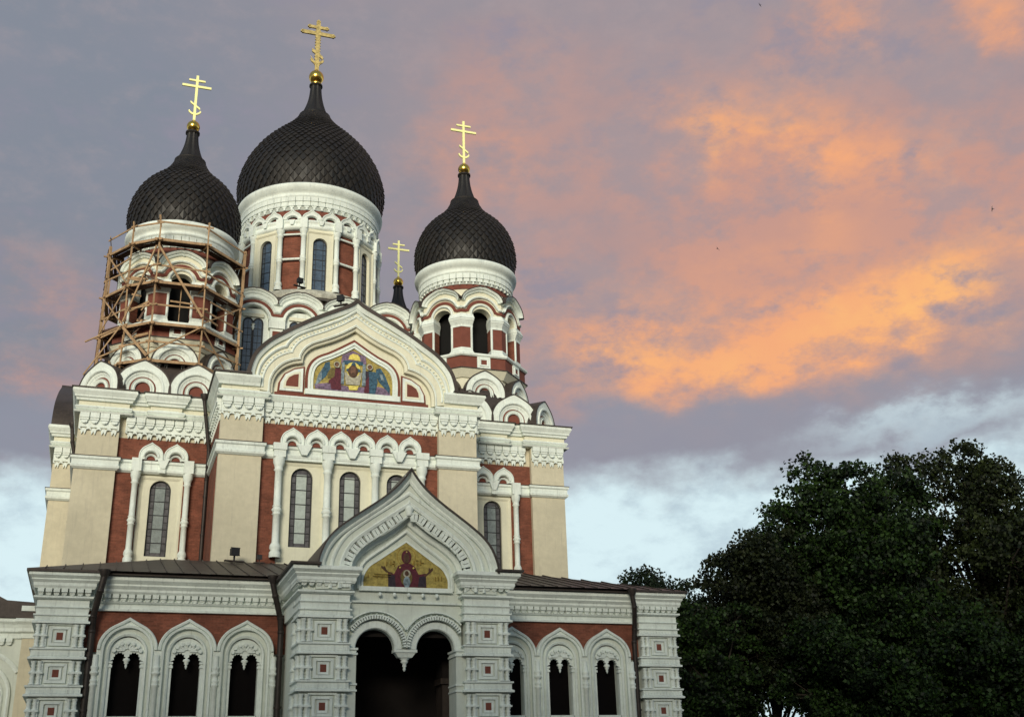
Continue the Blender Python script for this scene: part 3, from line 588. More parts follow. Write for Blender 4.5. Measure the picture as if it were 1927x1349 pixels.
def bell_tower(x, y):
    body = MB()
    # skirt and pedestal of the belfry
    body.plan(octo(3.35), 24.0, 28.2, CREAM); body.plan(octo(3.45), 28.2, 28.72, CREAM, octo(3.8))
    body.plan(octo(3.85), 28.72, 28.78, ROOF)
    body.plan(octo(3.68), 28.78, 29.62, REDP)
    body.sweep(octo(3.68), [(-.3, 29.82), (.18, 29.80), (.18, 29.68), (.1, 29.6), (-.3, 29.6)], WHITE, 'plan', True)
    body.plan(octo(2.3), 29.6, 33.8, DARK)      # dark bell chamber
    body.plan(octo(3.42), 33.6, 33.95, WHITE, octo(3.0))
    body.lathe([(3.0, 33.5), (3.04, 34.85)], CREAM, 64)
    body.lathe([(3.09, 34.82), (3.1, 35.16)], REDP, 64)
    root = body.build('bell_tower', CATH); root.location = (x, y, 0)
    co = MB(); co.lathe([(3.0, 35.16), (3.16, 35.16), (3.18, 35.9), (3.3, 35.95), (3.38, 36.05), (3.34, 36.12), (3.34, 36.3), (3.44, 36.36), (3.5, 36.45), (3.58, 36.52), (3.62, 36.7), (3.60, 36.86), (3.3, 36.9)], WHITE, 64)
    n = 44
    for i in range(n):
        co.T = Matrix.Rotation(2*math.pi*i/n, 4, 'Z'); w_ = .218
        co.box(-w_, w_, -3.32, -3.1, 35.55, 35.92, WHITE); co.box(-w_*.8, w_*.8, -3.27, -3.1, 35.3, 35.55, WHITE); co.box(-.05, .05, -3.24, -3.1, 35.12, 35.3, WHITE)
    co.T = Matrix(); co.build('cornice', root)
    a = 3.42; side = 2*a*math.tan(R(22.5))
    pm = MB()
    def pp(h0, h1, off, inner=.75):
        A = a+off; hs = A*math.tan(R(22.5)); t1 = Vector((math.cos(R(0)), math.sin(R(0)))); t2 = Vector((math.cos(R(45)), math.sin(R(45))))
        V = Vector((hs, -A)); L_ = V-t1*h1; Rr = V+t2*h1; L2 = L_+Vector((0, inner+off)); R2 = Rr-Vector((math.sin(R(45)), -math.cos(R(45))))*(inner+off)
        return [tuple(L_), tuple(V), tuple(Rr), tuple(R2), tuple(L2)]
    H = .78
    pm.plan(pp(0, H+.10, .16), 29.82, 29.98, WHITE); pm.plan(pp(0, H+.06, .1), 29.98, 30.16, WHITE, pp(0, H, .02)); pm.plan(pp(0, H, .03), 30.16, 30.32, WHITE)
    pm.plan(pp(0, H-.14, .0), 30.32, 31.8, REDP); pm.plan(pp(0, H, -.05, .65), 30.32, 31.8, BRICK)
    for hh in (H-.07,):
        A = a; hs = A*math.tan(R(22.5)); V = Vector((hs, -A)); t2 = Vector((math.cos(R(45)), math.sin(R(45))))
        for p_, d_ in ((V-Vector((hh, 0)), Vector((0, -1))), (V+t2*hh, Vector((math.sin(R(45)), -math.cos(R(45)))))):
            pm.tube((p_.x+d_.x*-.02, p_.y+d_.y*-.02, 30.32), (p_.x+d_.x*-.02, p_.y+d_.y*-.02, 31.8), .085, None, WHITE, 8)
    pm.plan(pp(0, H+.02, .03), 31.8, 31.95, WHITE); pm.plan(pp(0, H, .02), 31.95, 32.25, WHITE, pp(0, H+.12, .18)); pm.plan(pp(0, H+.14, .2), 32.25, 32.37, WHITE)
    pm.plan(pp(0, H+.18, .24), 32.37, 32.6, WHITE, pp(0, H+.1, .16)); pm.plan(pp(0, H+.08, .12), 32.6, 32.72, WHITE)
    p0 = pm.build('belfry_pier', root)
    for i in range(1, 8): twin(p0, root, Matrix.Rotation(R(45*i), 4, 'Z'))
    am = MB(); r1 = .68; zb = 32.55; hs = side/2+.01
    top = ogee(hs, .95, 50, .62, cz=33.72)
    am.prism([(-hs, zb), (-r1, zb)]+arc(r1, (0, zb), 180, 0, 14)[1:-1]+[(r1, zb), (hs, zb)]+list(reversed(top)), -a, -a+.62, CREAM)
    am.sweep([(-r1, 32.7)]+arc(r1, (0, 32.72), n=18)+[(r1, 32.7)], [(0, -.5), (0, .10), (.05, .15), (.13, .12), (.17, .0)], WHITE, y=-a)
    redp = [(-hs, 32.86), (-1.12, 32.86)]+arc(.92, (0, 32.72), 165, 15, 16)+[(1.12, 32.86), (hs, 32.86)]
    am.sweep(redp, [(0, 0), (0, .06), (.2, .06), (.2, 0)], REDP, y=-a)
    m1 = [(-hs, 33.12), (-1.2, 33.12)]+arc(1.14, (0, 32.82), 155, 25, 14)+[(1.2, 33.12), (hs, 33.12)]
    am.sweep(m1, [(0, 0), (.0, .14), (.06, .2), (.12, .1), (.16, .1), (.16, 0)], WHITE, y=-a)
    top2 = [(p_[0]*.995, p_[1]) for p_ in top]
    am.sweep(top2, [(-.26, 0), (-.26, .1), (-.2, .16), (-.14, .14), (-.12, .26), (-.04, .34), (.0, .34), (.0, 0)], WHITE, y=-a)
    am.sweep(top2, [(0, .38), (.045, .38), (.045, -.35), (0, -.35)], ROOF, y=-a)
    a0 = am.build('belfry_arch', root)
    for i in range(1, 8): twin(a0, root, Matrix.Rotation(R(45*i), 4, 'Z'))
    pl = MB(); pl.box(-.45, .45, -3.76, -3.6, 28.79, 29.6, WHITE); pl.sweep([(-.2, 29.38), (.2, 29.38), (.2, 29.05), (-.2, 29.05)], [(0, .0), (0, .04), (.1, .06), (.1, 0)], WHITE, y=-3.76, closed=True); pl.box(-.2, .2, -3.765, -3.7, 29.05, 29.38, REDP); pl.box(-.36, .36, -3.80, -3.7, 29.48, 29.54, WHITE)
    p1 = pl.build('pedestal_plaque', root)
    for i in range(1, 8): twin(p1, root, Matrix.Rotation(R(45*i), 4, 'Z'))
    km = MB(); kokoshnik(km, 1.32, 1.74, 1.2); k0 = km.build('upper_kokoshnik', root); k0.location = (0, -3.85, 26.78)
    for i in range(1, 8):
        o = k0.copy(); COL.objects.link(o); o.parent = root; o.matrix_basis = Matrix.Rotation(R(45*i), 4, 'Z') @ Matrix.Translation((0, -3.85, 26.78))
    dm = MB(); scale_dome(dm, dome_prof('small'), 42, DOME); neck(dm, .93, 43.2, .40, 45.5, DOME); dm.build('onion_dome', root)
    orb(.44, 46.02, GOLD, root); cross(1.0, GILT, root, 46.45)
    return root
t1 = bell_tower(-9.72, 9.4)
for x, y in ((9.72, 9.4), (9.72, 29.5), (-9.72, 29.5)): twin(t1, CATH, Matrix.Translation((x+9.72, y-9.4, 0)))

# ================================================================ central drum and dome
TX, TY = 0, 18.9
body = MB()
body.lathe([(4.72, 34), (4.72, 43.4)], CREAM, 96); body.lathe([(5.0, 41.65), (5.02, 43.4)], BRICK, 96)
for i in range(8): body.lathe([(5.02, 36.5), (5.02, 41.8)], BRICK, 10, a0=45*i+10.5, a1=45*i+34.5)
body.lathe([(5.12, 42.9), (5.12, 43.35)], REDP, 96)
body.lathe([(5.5, 36.15), (5.6, 36.3), (5.55, 36.65), (5.42, 36.75), (5.0, 36.8)], STONE, 96)
body.lathe([(6.9, 35.3), (5.45, 36.15), (5.3, 36.2)], ROOF, 96)
drum = body.build('central_drum', CATH); drum.location = (TX, TY, 0)
co = MB(); co.lathe([(5.0, 43.3), (5.18, 43.3), (5.2, 44.3), (5.32, 44.36), (5.36, 44.5), (5.30, 44.56), (5.30, 44.72), (5.42, 44.8), (5.5, 44.95), (5.58, 45.05), (5.62, 45.25), (5.58, 45.4), (5.2, 45.5)], WHITE, 96)
n = 60
for i in range(n):
    co.T = Matrix.Rotation(2*math.pi*i/n, 4, 'Z')
    co.box(-.262, .262, -5.33, -5.1, 43.98, 44.34, WHITE); co.box(-.25, .25, -5.27, -5.1, 43.8, 43.98, WHITE); co.box(-.262, .262, -5.30, -5.1, 43.6, 43.8, WHITE); co.box(-.16, .16, -5.26, -5.1, 43.48, 43.6, WHITE); co.box(-.08, .08, -5.28, -5.1, 43.28, 43.48, WHITE)
co.T = Matrix(); co.build('cornice', drum)
en = MB(); en.lathe([(5.0, 42.35), (5.42, 42.35), (5.42, 42.2), (5.34, 42.15), (5.34, 41.95), (5.40, 41.9), (5.34, 41.75), (5.2, 41.65), (5.0, 41.65)], WHITE, 96)
for i in range(8):
    for t in (-13.2, 13.2): en.T = Matrix.Rotation(R(45*i+t), 4, 'Z'); en.box(-.26, .26, -5.62, -5.2, 41.62, 42.4, WHITE)
    for t in (0, 22.5): en.T = Matrix.Rotation(R(45*i+t), 4, 'Z'); en.prism([(-.22, 42.34), (-.1, 41.95), (.1, 41.95), (.22, 42.34)], -5.5, -5.2, WHITE)
en.T = Matrix(); en.build('entablature', drum)
km = MB(); o_ = ogee(.70, .86, 60, .85); km.prism(list(o_)+[(.42, 0)]+arc(.42, a0=0, a1=180, sz=.75)[1:-1]+[(-.42, 0)], -.22, .1, WHITE)
km.sweep(o_, [(-.06, .2), (-.06, .27), (.02, .27), (.02, .2)], WHITE); km.sweep(arc(.38, sz=.75), [(0, 0), (0, .12), (.07, .16), (.07, 0)], WHITE); km.prism(arc(.3, sz=.6), .02, .1, REDP)
k0 = km.build('drum_kokoshnik', drum); k0.matrix_basis = Matrix.Rotation(R(7.5), 4, 'Z') @ Matrix.Translation((0, -5.22, 42.38))
for i in range(1, 24):
    o = k0.copy(); COL.objects.link(o); o.parent = drum; o.matrix_basis = Matrix.Rotation(R(7.5+15*i), 4, 'Z') @ Matrix.Translation((0, -5.22, 42.38))
cm = MB(); baluster(cm, 0, 0, 36.75, 41.7, .19, WHITE, 12, (.5,)); c0 = cm.build('colonette', drum); c0.matrix_basis = Matrix.Rotation(R(13.2), 4, 'Z') @ Matrix.Translation((0, -5.32, 0))
for i in range(8):
    for t in (-13.2, 13.2):
        if i == 0 and t > 0: continue
        o = c0.copy(); COL.objects.link(o); o.parent = drum; o.matrix_basis = Matrix.Rotation(R(45*i+t), 4, 'Z') @ Matrix.Translation((0, -5.32, 0))
wf = MB()
hw = .52; wf.prism([(-1.0, 36.8), (-1.0, 41.7), (1.0, 41.7), (1.0, 36.8), (hw, 36.8), (hw, 40.55)]+arc(hw, (0, 40.5), 0, 180, 14)+[(-hw, 40.55), (-hw, 36.8)], -5.22, -4.75, CREAM)
wf.sweep([(-.85, 36.9), (-.85, 41.35), (.85, 41.35), (.85, 36.9)], [(0, 0), (0, .03), (.1, .1), (.15, 0)], CREAM, y=-5.22)
w0, out = leaded(drum, 'drum_window', 0, 36.9, 41.0, .50, -4.96, BGLASS); 
wfm = wf  # surround joins the window part
tmp = wf.build('window_surround', drum); pn = MB(); pn.prism(out, -4.955, -4.92, BGLASS); pz = pn.build('window_pane', drum)
bb = MB(); bb.tube((-.85, -5.2, 39.25), (.85, -5.2, 39.25), .1, None, WHITE, 8); bb.tube((-.85, -5.2, 41.25), (.85, -5.2, 41.25), .08, None, WHITE, 8); b0 = bb.build('panel_bar', drum)
base_b = b0.matrix_basis.copy()
for i in range(8):
    M = Matrix.Rotation(R(45*i), 4, 'Z')
    if i:
        for q in (w0, tmp, pz): o = q.copy(); COL.objects.link(o); o.parent = drum; o.matrix_basis = M
        o = b0.copy(); COL.objects.link(o); o.parent = drum; o.matrix_basis = Matrix.Rotation(R(45*i+22.5), 4, 'Z')
b0.matrix_basis = Matrix.Rotation(R(22.5), 4, 'Z')
dm = MB(); scale_dome(dm, dome_prof('main'), 56, DOME); neck(dm, 1.15, 54.7, .46, 57.75, DOME); dm.build('onion_dome', drum)
orb(.61, 58.62, GOLD, drum); cross(1.32, OLDG, drum, 59.25, True)

# square tier beneath the drum with ogee arches and twin windows
ti = MB(); ti.box(-6.2, 6.2, 11.75, 26.1, 24, 34.0, WHITE); tier = ti.build('tier_wall', CATH)
rf = MB(); rf.plan([(-6.2, 11.8), (6.2, 11.8), (6.2, 26), (-6.2, 26)], 34.0, 34.3, ROOF); rf.plan([(-6.1, 12.2), (6.1, 12.2), (6.1, 25.6), (-6.1, 25.6)], 34.3, 35.6, ROOF, [(-5, 13.8), (5, 13.8), (5, 24), (-5, 24)])
rf.build('tier_roof', CATH)
def tier_arch():
    am = MB(); hs = 1.55; zb = 33.15; r1 = .98
    top = ogee(hs, 1.0, 52, .62, cz=34.28)
    am.prism([(-hs, zb), (-r1, zb)]+arc(r1, (0, zb), 180, 0, 14)[1:-1]+[(r1, zb), (hs, zb)]+list(reversed(top)), -.3, .3, WHITE)
    am.sweep(arc(r1, (0, zb+.02), n=18), [(0, -.2), (0, .36), (.06, .38), (.12, .3)], WHITE)
    redp = [(-hs, 33.42), (-1.28, 33.42)]+arc(1.2, (0, 33.15), 165, 15, 16)+[(1.28, 33.42), (hs, 33.42)]
    am.sweep(redp, [(0, 0), (0, .34), (.2, .34), (.2, 0)], REDP)
    m1 = [(-hs, 33.68), (-1.4, 33.68)]+arc(1.42, (0, 33.2), 160, 20, 14)+[(1.4, 33.68), (hs, 33.68)]
    am.sweep(m1, [(0, 0), (.0, .4), (.08, .44), (.14, .36), (.14, 0)], WHITE)
    am.sweep(top, [(-.3, 0), (-.3, .36), (-.2, .42), (-.14, .40), (-.1, .5), (0, .56), (0, 0)], WHITE)
    am.sweep(top, [(0, .6), (.06, .6), (.06, -.5), (0, -.5)], ROOF)
    am.box(-hs, -r1-.02, -.42, 0, 32.55, 33.12, WHITE); am.box(r1+.02, hs, -.42, 0, 32.55, 33.12, WHITE); am.box(-hs, -r1-.15, -.3, 0, 29, 32.55, WHITE); am.box(r1+.15, hs, -.3, 0, 29, 32.55, WHITE)
    am.box(-hs, -r1-.3, -.35, 0, 29, 32.35, REDP); am.box(r1+.3, hs, -.35, 0, 29, 32.35, REDP)
    return am
def tier_window(par):
    w = MB()
    for t in (-.33, .33):
        w.prism([(t-.29, 29.2)]+[(t+a, 32.95+b_) for a, b_ in arc(.29, n=10)]+[(t+.29, 29.2)], -.04, .0, BGLASS)
        for q in (-.0,): w.box(t-.015, t+.015, -.06, -.04, 29.2, 33.1, LEAD)
        for z in np.arange(29.5, 33, .5): w.box(t-.29, t+.29, -.061, -.04, z-.015, z+.015, LEAD)
        w.sweep([(t-.29, 29.2)]+[(t+a, 32.95+b_) for a, b_ in arc(.29, n=10)]+[(t+.29, 29.2)], [(-.03, 0), (-.03, .1), (.05, .1), (.05, 0)], LEAD)
    w.lathe([(.0, 32.35), (.06, 32.42), (.11, 32.6), (.07, 32.7), (.16, 32.8)], WHITE, 10, (0, -.12))
    w.box(-.7, .7, -.14, 0, 33.35, 33.6, CREAM)
    return w.build('twin_window', par)
ta = tier_arch().build('tier_arch', CATH); tw = tier_window(CATH)
for fc in range(3):
    for i in range(4):
        x = -4.65+3.1*i
        M = Matrix.Translation((x, 11.75, 0)) if fc == 0 else (Matrix.Translation((6.2 if fc == 1 else -6.2, 14.1+3.2*i, 0)) @ Matrix.Rotation(R(90 if fc == 1 else -90), 4, 'Z'))
        if fc == 0 and i == 0: ta.matrix_basis = M; tw.matrix_basis = M; continue
        for q in (ta, tw): o = q.copy(); COL.objects.link(o); o.parent = CATH; o.matrix_basis = M

# ================================================================ body of the church and the transept
b = MB(); b.box(-14.5, 14.5, 14.4, 34, 0, 24.5, STUCCO); part(b, 'nave_wall')
b = MB(); b.box(-14.7, 14.7, 12.5, 34.2, 24.5, 24.75, ROOF); part(b, 'nave_roof')
for s in (-1, 1):
    b = MB(); x0, x1 = sorted((s*16.1, s*13)); b.box(x0, x1, 12.0, 26, 0, 24.5, STUCCO)
    part(b, 'transept_wall')
    c = MB(); path = [(-16.1, 20), (-16.1, 12), (-13.5, 12)]; path = path if s < 0 else [(-a, y) for a, y in reversed(path)]
    crown(c, path); a, z_ = sorted((s*16.1, s*14.7)); bracket_frieze(c, a, z_, 12, 23.3, 22.05); part(c, 'cornice')
    st = MB(); string(st, path, 20.75); part(st, 'string_course')
    g = MB(); g.T = Matrix.Translation((s*16.3, 18.9, 0)) @ Matrix.Rotation(R(90*s), 4, 'Z')
    for i in range(6):           # barrel roof in stepped sheets
        q = .05*(i % 2); 
    G2 = [(a*1.08, b_) for a, b_ in GABLE]
    steps = [(G2[0])]
    for p_, q_ in zip(G2[::3], G2[3::3]): steps += [(p_[0]*1.0, q_[1]) if p_[0] < 0 else (q_[0], p_[1]), q_]
    g.prism(G2, -.15, 5, ROOF); 
    for i in range(0, len(G2)-4, 4):
        pth = G2[i:i+5]; g.sweep(pth, [(0, .2), (.13, .2), (.03, -4.), (0, -4.)], ROOF)
    g.T = Matrix(); part(g, 'transept_roof')

# ================================================================ narthex with its arcade (Y about -8.3) and corner piers
NY = -8.3
def pier(xc, yf, dz, hwid, depth, par_name='pier', sides=(0,), rows=3, shoulder=True):
    m = MB(); m.box(xc-hwid+.04, xc+hwid-.04, yf+.04, yf+depth, 0, 11.7+dz, PALE)
    o = m.build(par_name, CATH)
    s = MB(); path = [(xc-hwid, yf+depth), (xc-hwid, yf), (xc+hwid, yf), (xc+hwid, yf+depth)]
    def band(pr, mm=WHITE): s.sweep(path, [(a, z+dz) for a, z in pr], mm, 'plan')
    band([(-.1, 11.78), (.46, 11.78), (.48, 11.62), (.34, 11.5), (.36, 11.45), (.26, 11.34), (.26, 11.22), (.2, 11.1), (-.1, 11.1)])
    band([(-.1, 10.80), (.2, 10.80), (.2, 10.72), (.1, 10.66), (-.1, 10.66)]); band([(-.1, 10.66), (.04, 10.66), (.04, 10.38), (.12, 10.34), (.06, 10.28), (.03, 10.05), (-.1, 10.05)])
    for z1_, z0_ in ((10.06, 9.68), (8.68, 8.22), (7.18, 6.74), (5.68, 5.24)):
        h = z1_-z0_; band([(-.1, z1_), (.13, z1_), (.13, z1_-.06), (.06, z1_-.1), (.06, z0_+.12), (.15, z0_+.08), (.15, z0_), (-.1, z0_)])
    trim = s.build('bands', o)
    d = MB(); started = False
    d.T = Matrix()
    dentils(d, xc-hwid-.1, xc+hwid+.1, yf-.02, 11.1, 10.80, .33, WHITE, .22)
    if -1 in sides:
        d.T = Matrix.Translation((xc-hwid, 0, 0)) @ Matrix.Rotation(R(-90), 4, 'Z'); dentils(d, -(yf+depth), -yf, -.02, 11.1, 10.8, .33, WHITE, .22)
    for z0_ in (8.66, 7.16, 5.66):
        z0_ += dz
        for sd_ in sides:
            d.T = Matrix(); d.build('dentil_course' if not started else 'square_panel', o) if d.v else None; d = MB(); started = True
            if sd_ == 0: d.T = Matrix.Translation((xc, yf, 0)); hw_ = hwid
            else: d.T = Matrix.Translation((xc-hwid, yf+depth/2, 0)) @ Matrix.Rotation(R(-90), 4, 'Z'); hw_ = depth/2
            if hw_ < .6: continue
            if hw_ > .9:
                for n0, n1, dd, mm in ((.5, .58, .04, WHITE), (.30, .42, .03, WHITE)): d.sweep([(-n0, z0_+.5-n0*.9), (-n0, z0_+.5+n0*.9), (n0, z0_+.5+n0*.9), (n0, z0_+.5-n0*.9)], [(0, -.04), (0, dd), (n1-n0, dd), (n1-n0, -.04)], mm, y=0, closed=True)
                d.sweep([(-.125, z0_+.35), (-.125, z0_+.65), (.125, z0_+.65), (.125, z0_+.35)], [(0, -.04), (0, -.005), (.1, .025), (.1, -.04)], WHITE, closed=True)
                d.prism([(-.36, z0_+.86), (.36, z0_+.86), (.28, z0_+.78), (-.28, z0_+.78)], -.05, .03, WHITE)
                pass
                d.box(-.125, .125, -.008, .05, z0_+.35, z0_+.65, REDP)
            for q in (-1, 1):
                for t in (.12, .36):
                    xx = q*(hw_-t)
                    for za, zb_ in ((z0_+.04, z0_+.48), (z0_+.54, z0_+.98)):
                        d.lathe([(.12, za), (.12, za+.05), (.075, za+.08), (.10, za+.14), (.07, za+.2), (.105, za+.26), (.07, za+.32), (.11, za+.38), (.12, zb_)], WHITE, 8, (xx, -.02))
                d.box(q*(hw_-.24)-.27, q*(hw_-.24)+.27, -.14, .02, z0_+.475, z0_+.545, WHITE)
            n = int(2*hw_/.16)
            for i in range(n): xx = -hw_+(i+.5)*2*hw_/n; d.box(xx-.05, xx+.05, -.085, -.05, z0_-.30, z0_-.16, WHITE)
    d.T = Matrix(); d.build('square_panel', o) if d.v else None; d = MB()
    d.T = Matrix.Translation((xc, yf, 0)); n = int(2*hwid/.16)
    for i in range(n): xx = -hwid+(i+.5)*2*hwid/n; d.box(xx-.05, xx+.05, -.085, -.05, 9.8+dz, 9.94+dz, WHITE)
    d.T = Matrix(); d.build('fret_band', o)
    return o
pier(-13.86, -8.46, 0, .99, 3.0)['label'] = 'corner pier with small red squares'
pier(13.86, -8.46, 0, .99, 3.0)
# arcade wall pierced by six arched openings
for s in (-1, 1):
    xs = [s*11.12, s*8.66, s*6.20]
    lo, hi = sorted((s*4.4, s*12.95))
    m = MB(); w = .56; zs = 8.35
    # wall as columns between openings plus a lintel
    edges = [lo]+sum([[x-.60, x+.60] for x in sorted(xs)], [])+[hi]
    for i in range(0, len(edges), 2): m.box(edges[i], edges[i+1], NY+.3, NY+.9, 0, zs, PALE)
    m.prism([(lo, zs)]+sum([[(x-.60, zs)]+arc(.60, (x, zs), 180, 0, 10)[1:-1]+[(x+.60, zs)] for x in sorted(xs)], [])+[(hi, zs), (hi, 11.6), (lo, 11.6)], NY+.3, NY+.9, PALE)
    part(m, 'arcade_wall')
    r = MB(); r.box(lo, hi, NY+.22, NY+.29, 8.6, 10.5, BRICK); part(r, 'brick_panel')
    c = MB(); pth = [(lo, NY+.22), (hi, NY+.22)]
    c.sweep(pth, [(-.3, 11.72), (.52, 11.72), (.55, 11.55), (.40, 11.40), (.42, 11.33), (.30, 11.2), (.30, 11.1), (.22, 11.0), (-.3, 11.0)], WHITE, 'plan')
    c.sweep(pth, [(-.3, 11.0), (.05, 11.0), (.05, 10.72), (.2, 10.70), (.14, 10.62), (.06, 10.6), (.06, 10.42), (.16, 10.38), (.16, 10.30), (-.3, 10.3)], WHITE, 'plan')
    dentils(c, lo, hi, NY+.2, 11.0, 10.68, .33, WHITE, .22); part(c, 'cornice')
    for x in xs:
        f = MB(); zc = 8.68
        o = ogee(1.23, 1.34, 60, .93, foot=8.68, cx=x, cz=8.68)
        hole = [(x+.60, 0)]+arc(.60, (x, zs), 0, 180, 12)+[(x-.60, 0)]
        r1 = .98
        f.prism(o+[(x+r1, 0)]+arc(r1, (x, zc-.05), 0, 180, 16)+[(x-r1, 0)], NY-.02, NY+.3, WHITE)
        f.sweep(o[1:-1], [(-.14, .02), (-.12, .11), (-.04, .13), (.0, .07), (.0, .02)], WHITE, y=NY)
        f.sweep([(x-r1, 0)]+arc(r1, (x, zc-.05), n=16)+[(x+r1, 0)], [(-.02, -.2), (-.02, .08), (.06, .10), (.09, .02)], WHITE, y=NY)
        f.prism([(x-r1, 0)]+arc(r1, (x, zc-.05), n=16)+[(x+r1, 0)]+[(x+.8, 0)]+arc(.8, (x, zc-.15), 0, 180, 16)+[(x-.8, 0)], NY+.1, NY+.3, PALE)
        f.sweep([(x-.8, 0)]+arc(.8, (x, zc-.15), n=16)+[(x+.8, 0)], [(-.08, -.25), (-.08, -.02), (.0, .02), (.05, -.1)], WHITE, y=NY)
        part(f, 'arch_surround')
        # lace tympanum with two cusped arches and a pendant
        t = MB(); zt = 8.18; pts = [(x-.76, zt)]
        for cx_ in (x-.29, x+.29):
            for i in range(13):
                a = R(180-15*i); rr_ = .215+(.045 if i % 2 else -.0); pts.append((cx_+rr_*math.cos(a), zt+.12+rr_*1.15*math.sin(a)))
            if cx_ < x: pts += [(x-.03, zt-.05), (x, zt-.1), (x+.03, zt-.05)]
        pts += [(x+.76, zt)]
        t.prism(pts+arc(.76, (x, 8.45), 0, 180, 14), NY+.14, NY+.3, WHITE)
        for i in range(7):
            a = R(180-(i+.5)*180/7); t.prism(ell(x+.55*math.cos(a), 8.55+.42*math.sin(a), .085, .085, 8), NY+.02, NY+.15, WHITE)
        for i in range(9):
            a = R(180-(i+.5)*20); t.bar((x+.12*math.cos(a), NY+.11, 8.66+.06*math.sin(a)), (x+.44*math.cos(a), NY+.08, 8.60+.33*math.sin(a)), .045, .08, WHITE)
        t.lathe([(0, 7.9), (.035, 7.95), (.06, 8.03), (.04, 8.08), (.1, 8.14), (.08, 8.19), (.16, 8.26), (.12, 8.33)], WHITE, 10, (x, NY+.16))
        part(t, 'tracery')
        for q in (-1, 1):
            p_ = MB(); p_.box(x+q*.70-.11, x+q*.70+.11, NY+.1, NY+.32, 0, 8.2, WHITE); p_.box(x+q*.70-.15, x+q*.70+.15, NY+.05, NY+.3, 7.95, 8.05, WHITE); p_.box(x+q*.70-.15, x+q*.70+.15, NY+.05, NY+.3, 8.12, 8.2, WHITE); part(p_, 'jamb')
        gz = MB(); gz.box(x-.62, x+.62, NY+.62, NY+.66, 5.95, 9.0, DGLASS); part(gz, 'dark_window')
        sl = MB(); sl.box(x-.62, x+.62, NY+.1, NY+.6, 5.8, 5.98, WHITE); part(sl, 'sill')
    for x in (s*12.36, s*9.89, s*7.43, s*4.97):
        p_ = MB(); p_.lathe([(.12, 0), (.12, 7.15), (.16, 7.2), (.16, 7.25), (.12, 7.3), (.15, 7.36), (.15, 7.42), (.11, 7.47), (.12, 7.62), (.19, 7.68), (.19, 7.74), (.13, 7.8), (.17, 7.9), (.17, 7.96), (.12, 8.02), (.12, 8.45)], WHITE, 12, (x, NY-.03)); part(p_, 'colonette')
# narthex body, roof
b = MB(); b.box(-14.7, 14.7, -7.2, 4.7, 0, 11.5, STUCCO); part(b, 'narthex_wall')
r = MB()
zr = lambda y: 11.82+(y+8.95)*.275
A = [(-15.4, -9.0), (-12.4, -9.0), (-12.4, -8.75), (-4.6, -8.75), (4.6, -8.75), (12.4, -8.75), (12.4, -9.0), (15.4, -9.0), (15.4, 5.0), (-15.4, 5.0)]
def hip(z0, lift=0):
    vs = [(-15.4, -9, z0), (15.4, -9, z0), (15.4, 5, z0), (-15.4, 5, z0), (-9.5, 0, z0+2.42), (9.5, 0, z0+2.42), (9.5, 5, z0+2.45), (-9.5, 5, z0+2.45)]
    return vs
r.add(hip(11.86), [(0, 1, 5, 4), (1, 2, 6, 5), (4, 5, 6, 7), (0, 4, 7, 3)], ROOF); r.box(-15.42, -12.4, -9.02, 5, 11.76, 11.855, ROOF); r.box(12.4, 15.42, -9.02, 5, 11.76, 11.855, ROOF); r.box(-12.4, 12.4, -8.78, 5, 11.74, 11.85, ROOF)
for i in range(43):          # standing seams
    x = -14.7+i*.7; xt = max(-9.5, min(9.5, x)); q = 1 if abs(x) <= 9.5 else (15.4-abs(x))/5.9
    r.bar((x, -8.95, 11.89), (x if abs(x) <= 9.5 else x, -9+9*q, 11.89+2.42*q), .04, .06, ROOF)
part(r, 'narthex_roof')
# drainpipes
def pipe(pts, r_=.11):
    m = MB()
    for a, b_ in zip(pts, pts[1:]): m.tube(a, b_, r_, None, PIPE, 10)
    for a in pts[1:-1]: m.lathe([(0, a[2]-r_*1.1), (r_*1.15, a[2]-.06), (r_*1.15, a[2]+.06), (0, a[2]+r_*1.1)], PIPE, 10, (a[0], a[1]))
    m.lathe([(.1, pts[0][2]-.1), (.24, pts[0][2]+.22), (.24, pts[0][2]+.3)], PIPE, 12, (pts[0][0], pts[0][1]))
    z = pts[-2][2]-1
    while z > 3: m.lathe([(r_*1.3, z-.05), (r_*1.3, z+.05)], PIPE, 10, (pts[-1][0], pts[-1][1])); z -= 2.2
    return part(m, 'drainpipe')
pipe([(-12.35, -8.95, 11.6), (-12.45, -8.9, 11.0), (-12.62, -8.45, 10.0), (-12.62, -8.3, 9.4), (-12.62, -8.3, 0)], .14)
pipe([(-5.25, -8.95, 11.6), (-5.1, -8.9, 11.0), (-4.78, -8.5, 10.1), (-4.72, -8.4, 9.5), (-4.72, -8.4, 0)], .13)
pipe([(12.35, -8.95, 11.6), (12.45, -8.9, 11.0), (12.60, -8.45, 10.0), (12.60, -8.3, 9.4), (12.60, -8.3, 0)], .12)
pipe([(-7.95, BY-.6, 24.5), (-7.8, BY-.5, 23.6), (-7.45, BY-.1, 21.6), (-7.45, BY-.12, 20.6), (-7.45, BY+.1, 19.9), (-7.45, BY+.1, 13)], .11)
pipe([(-15.2, 11.4, 24.5), (-15.1, 11.4, 23.6), (-14.8, 11.6, 22.4), (-14.75, 11.8, 21.9), (-14.75, 11.8, 14)], .12)

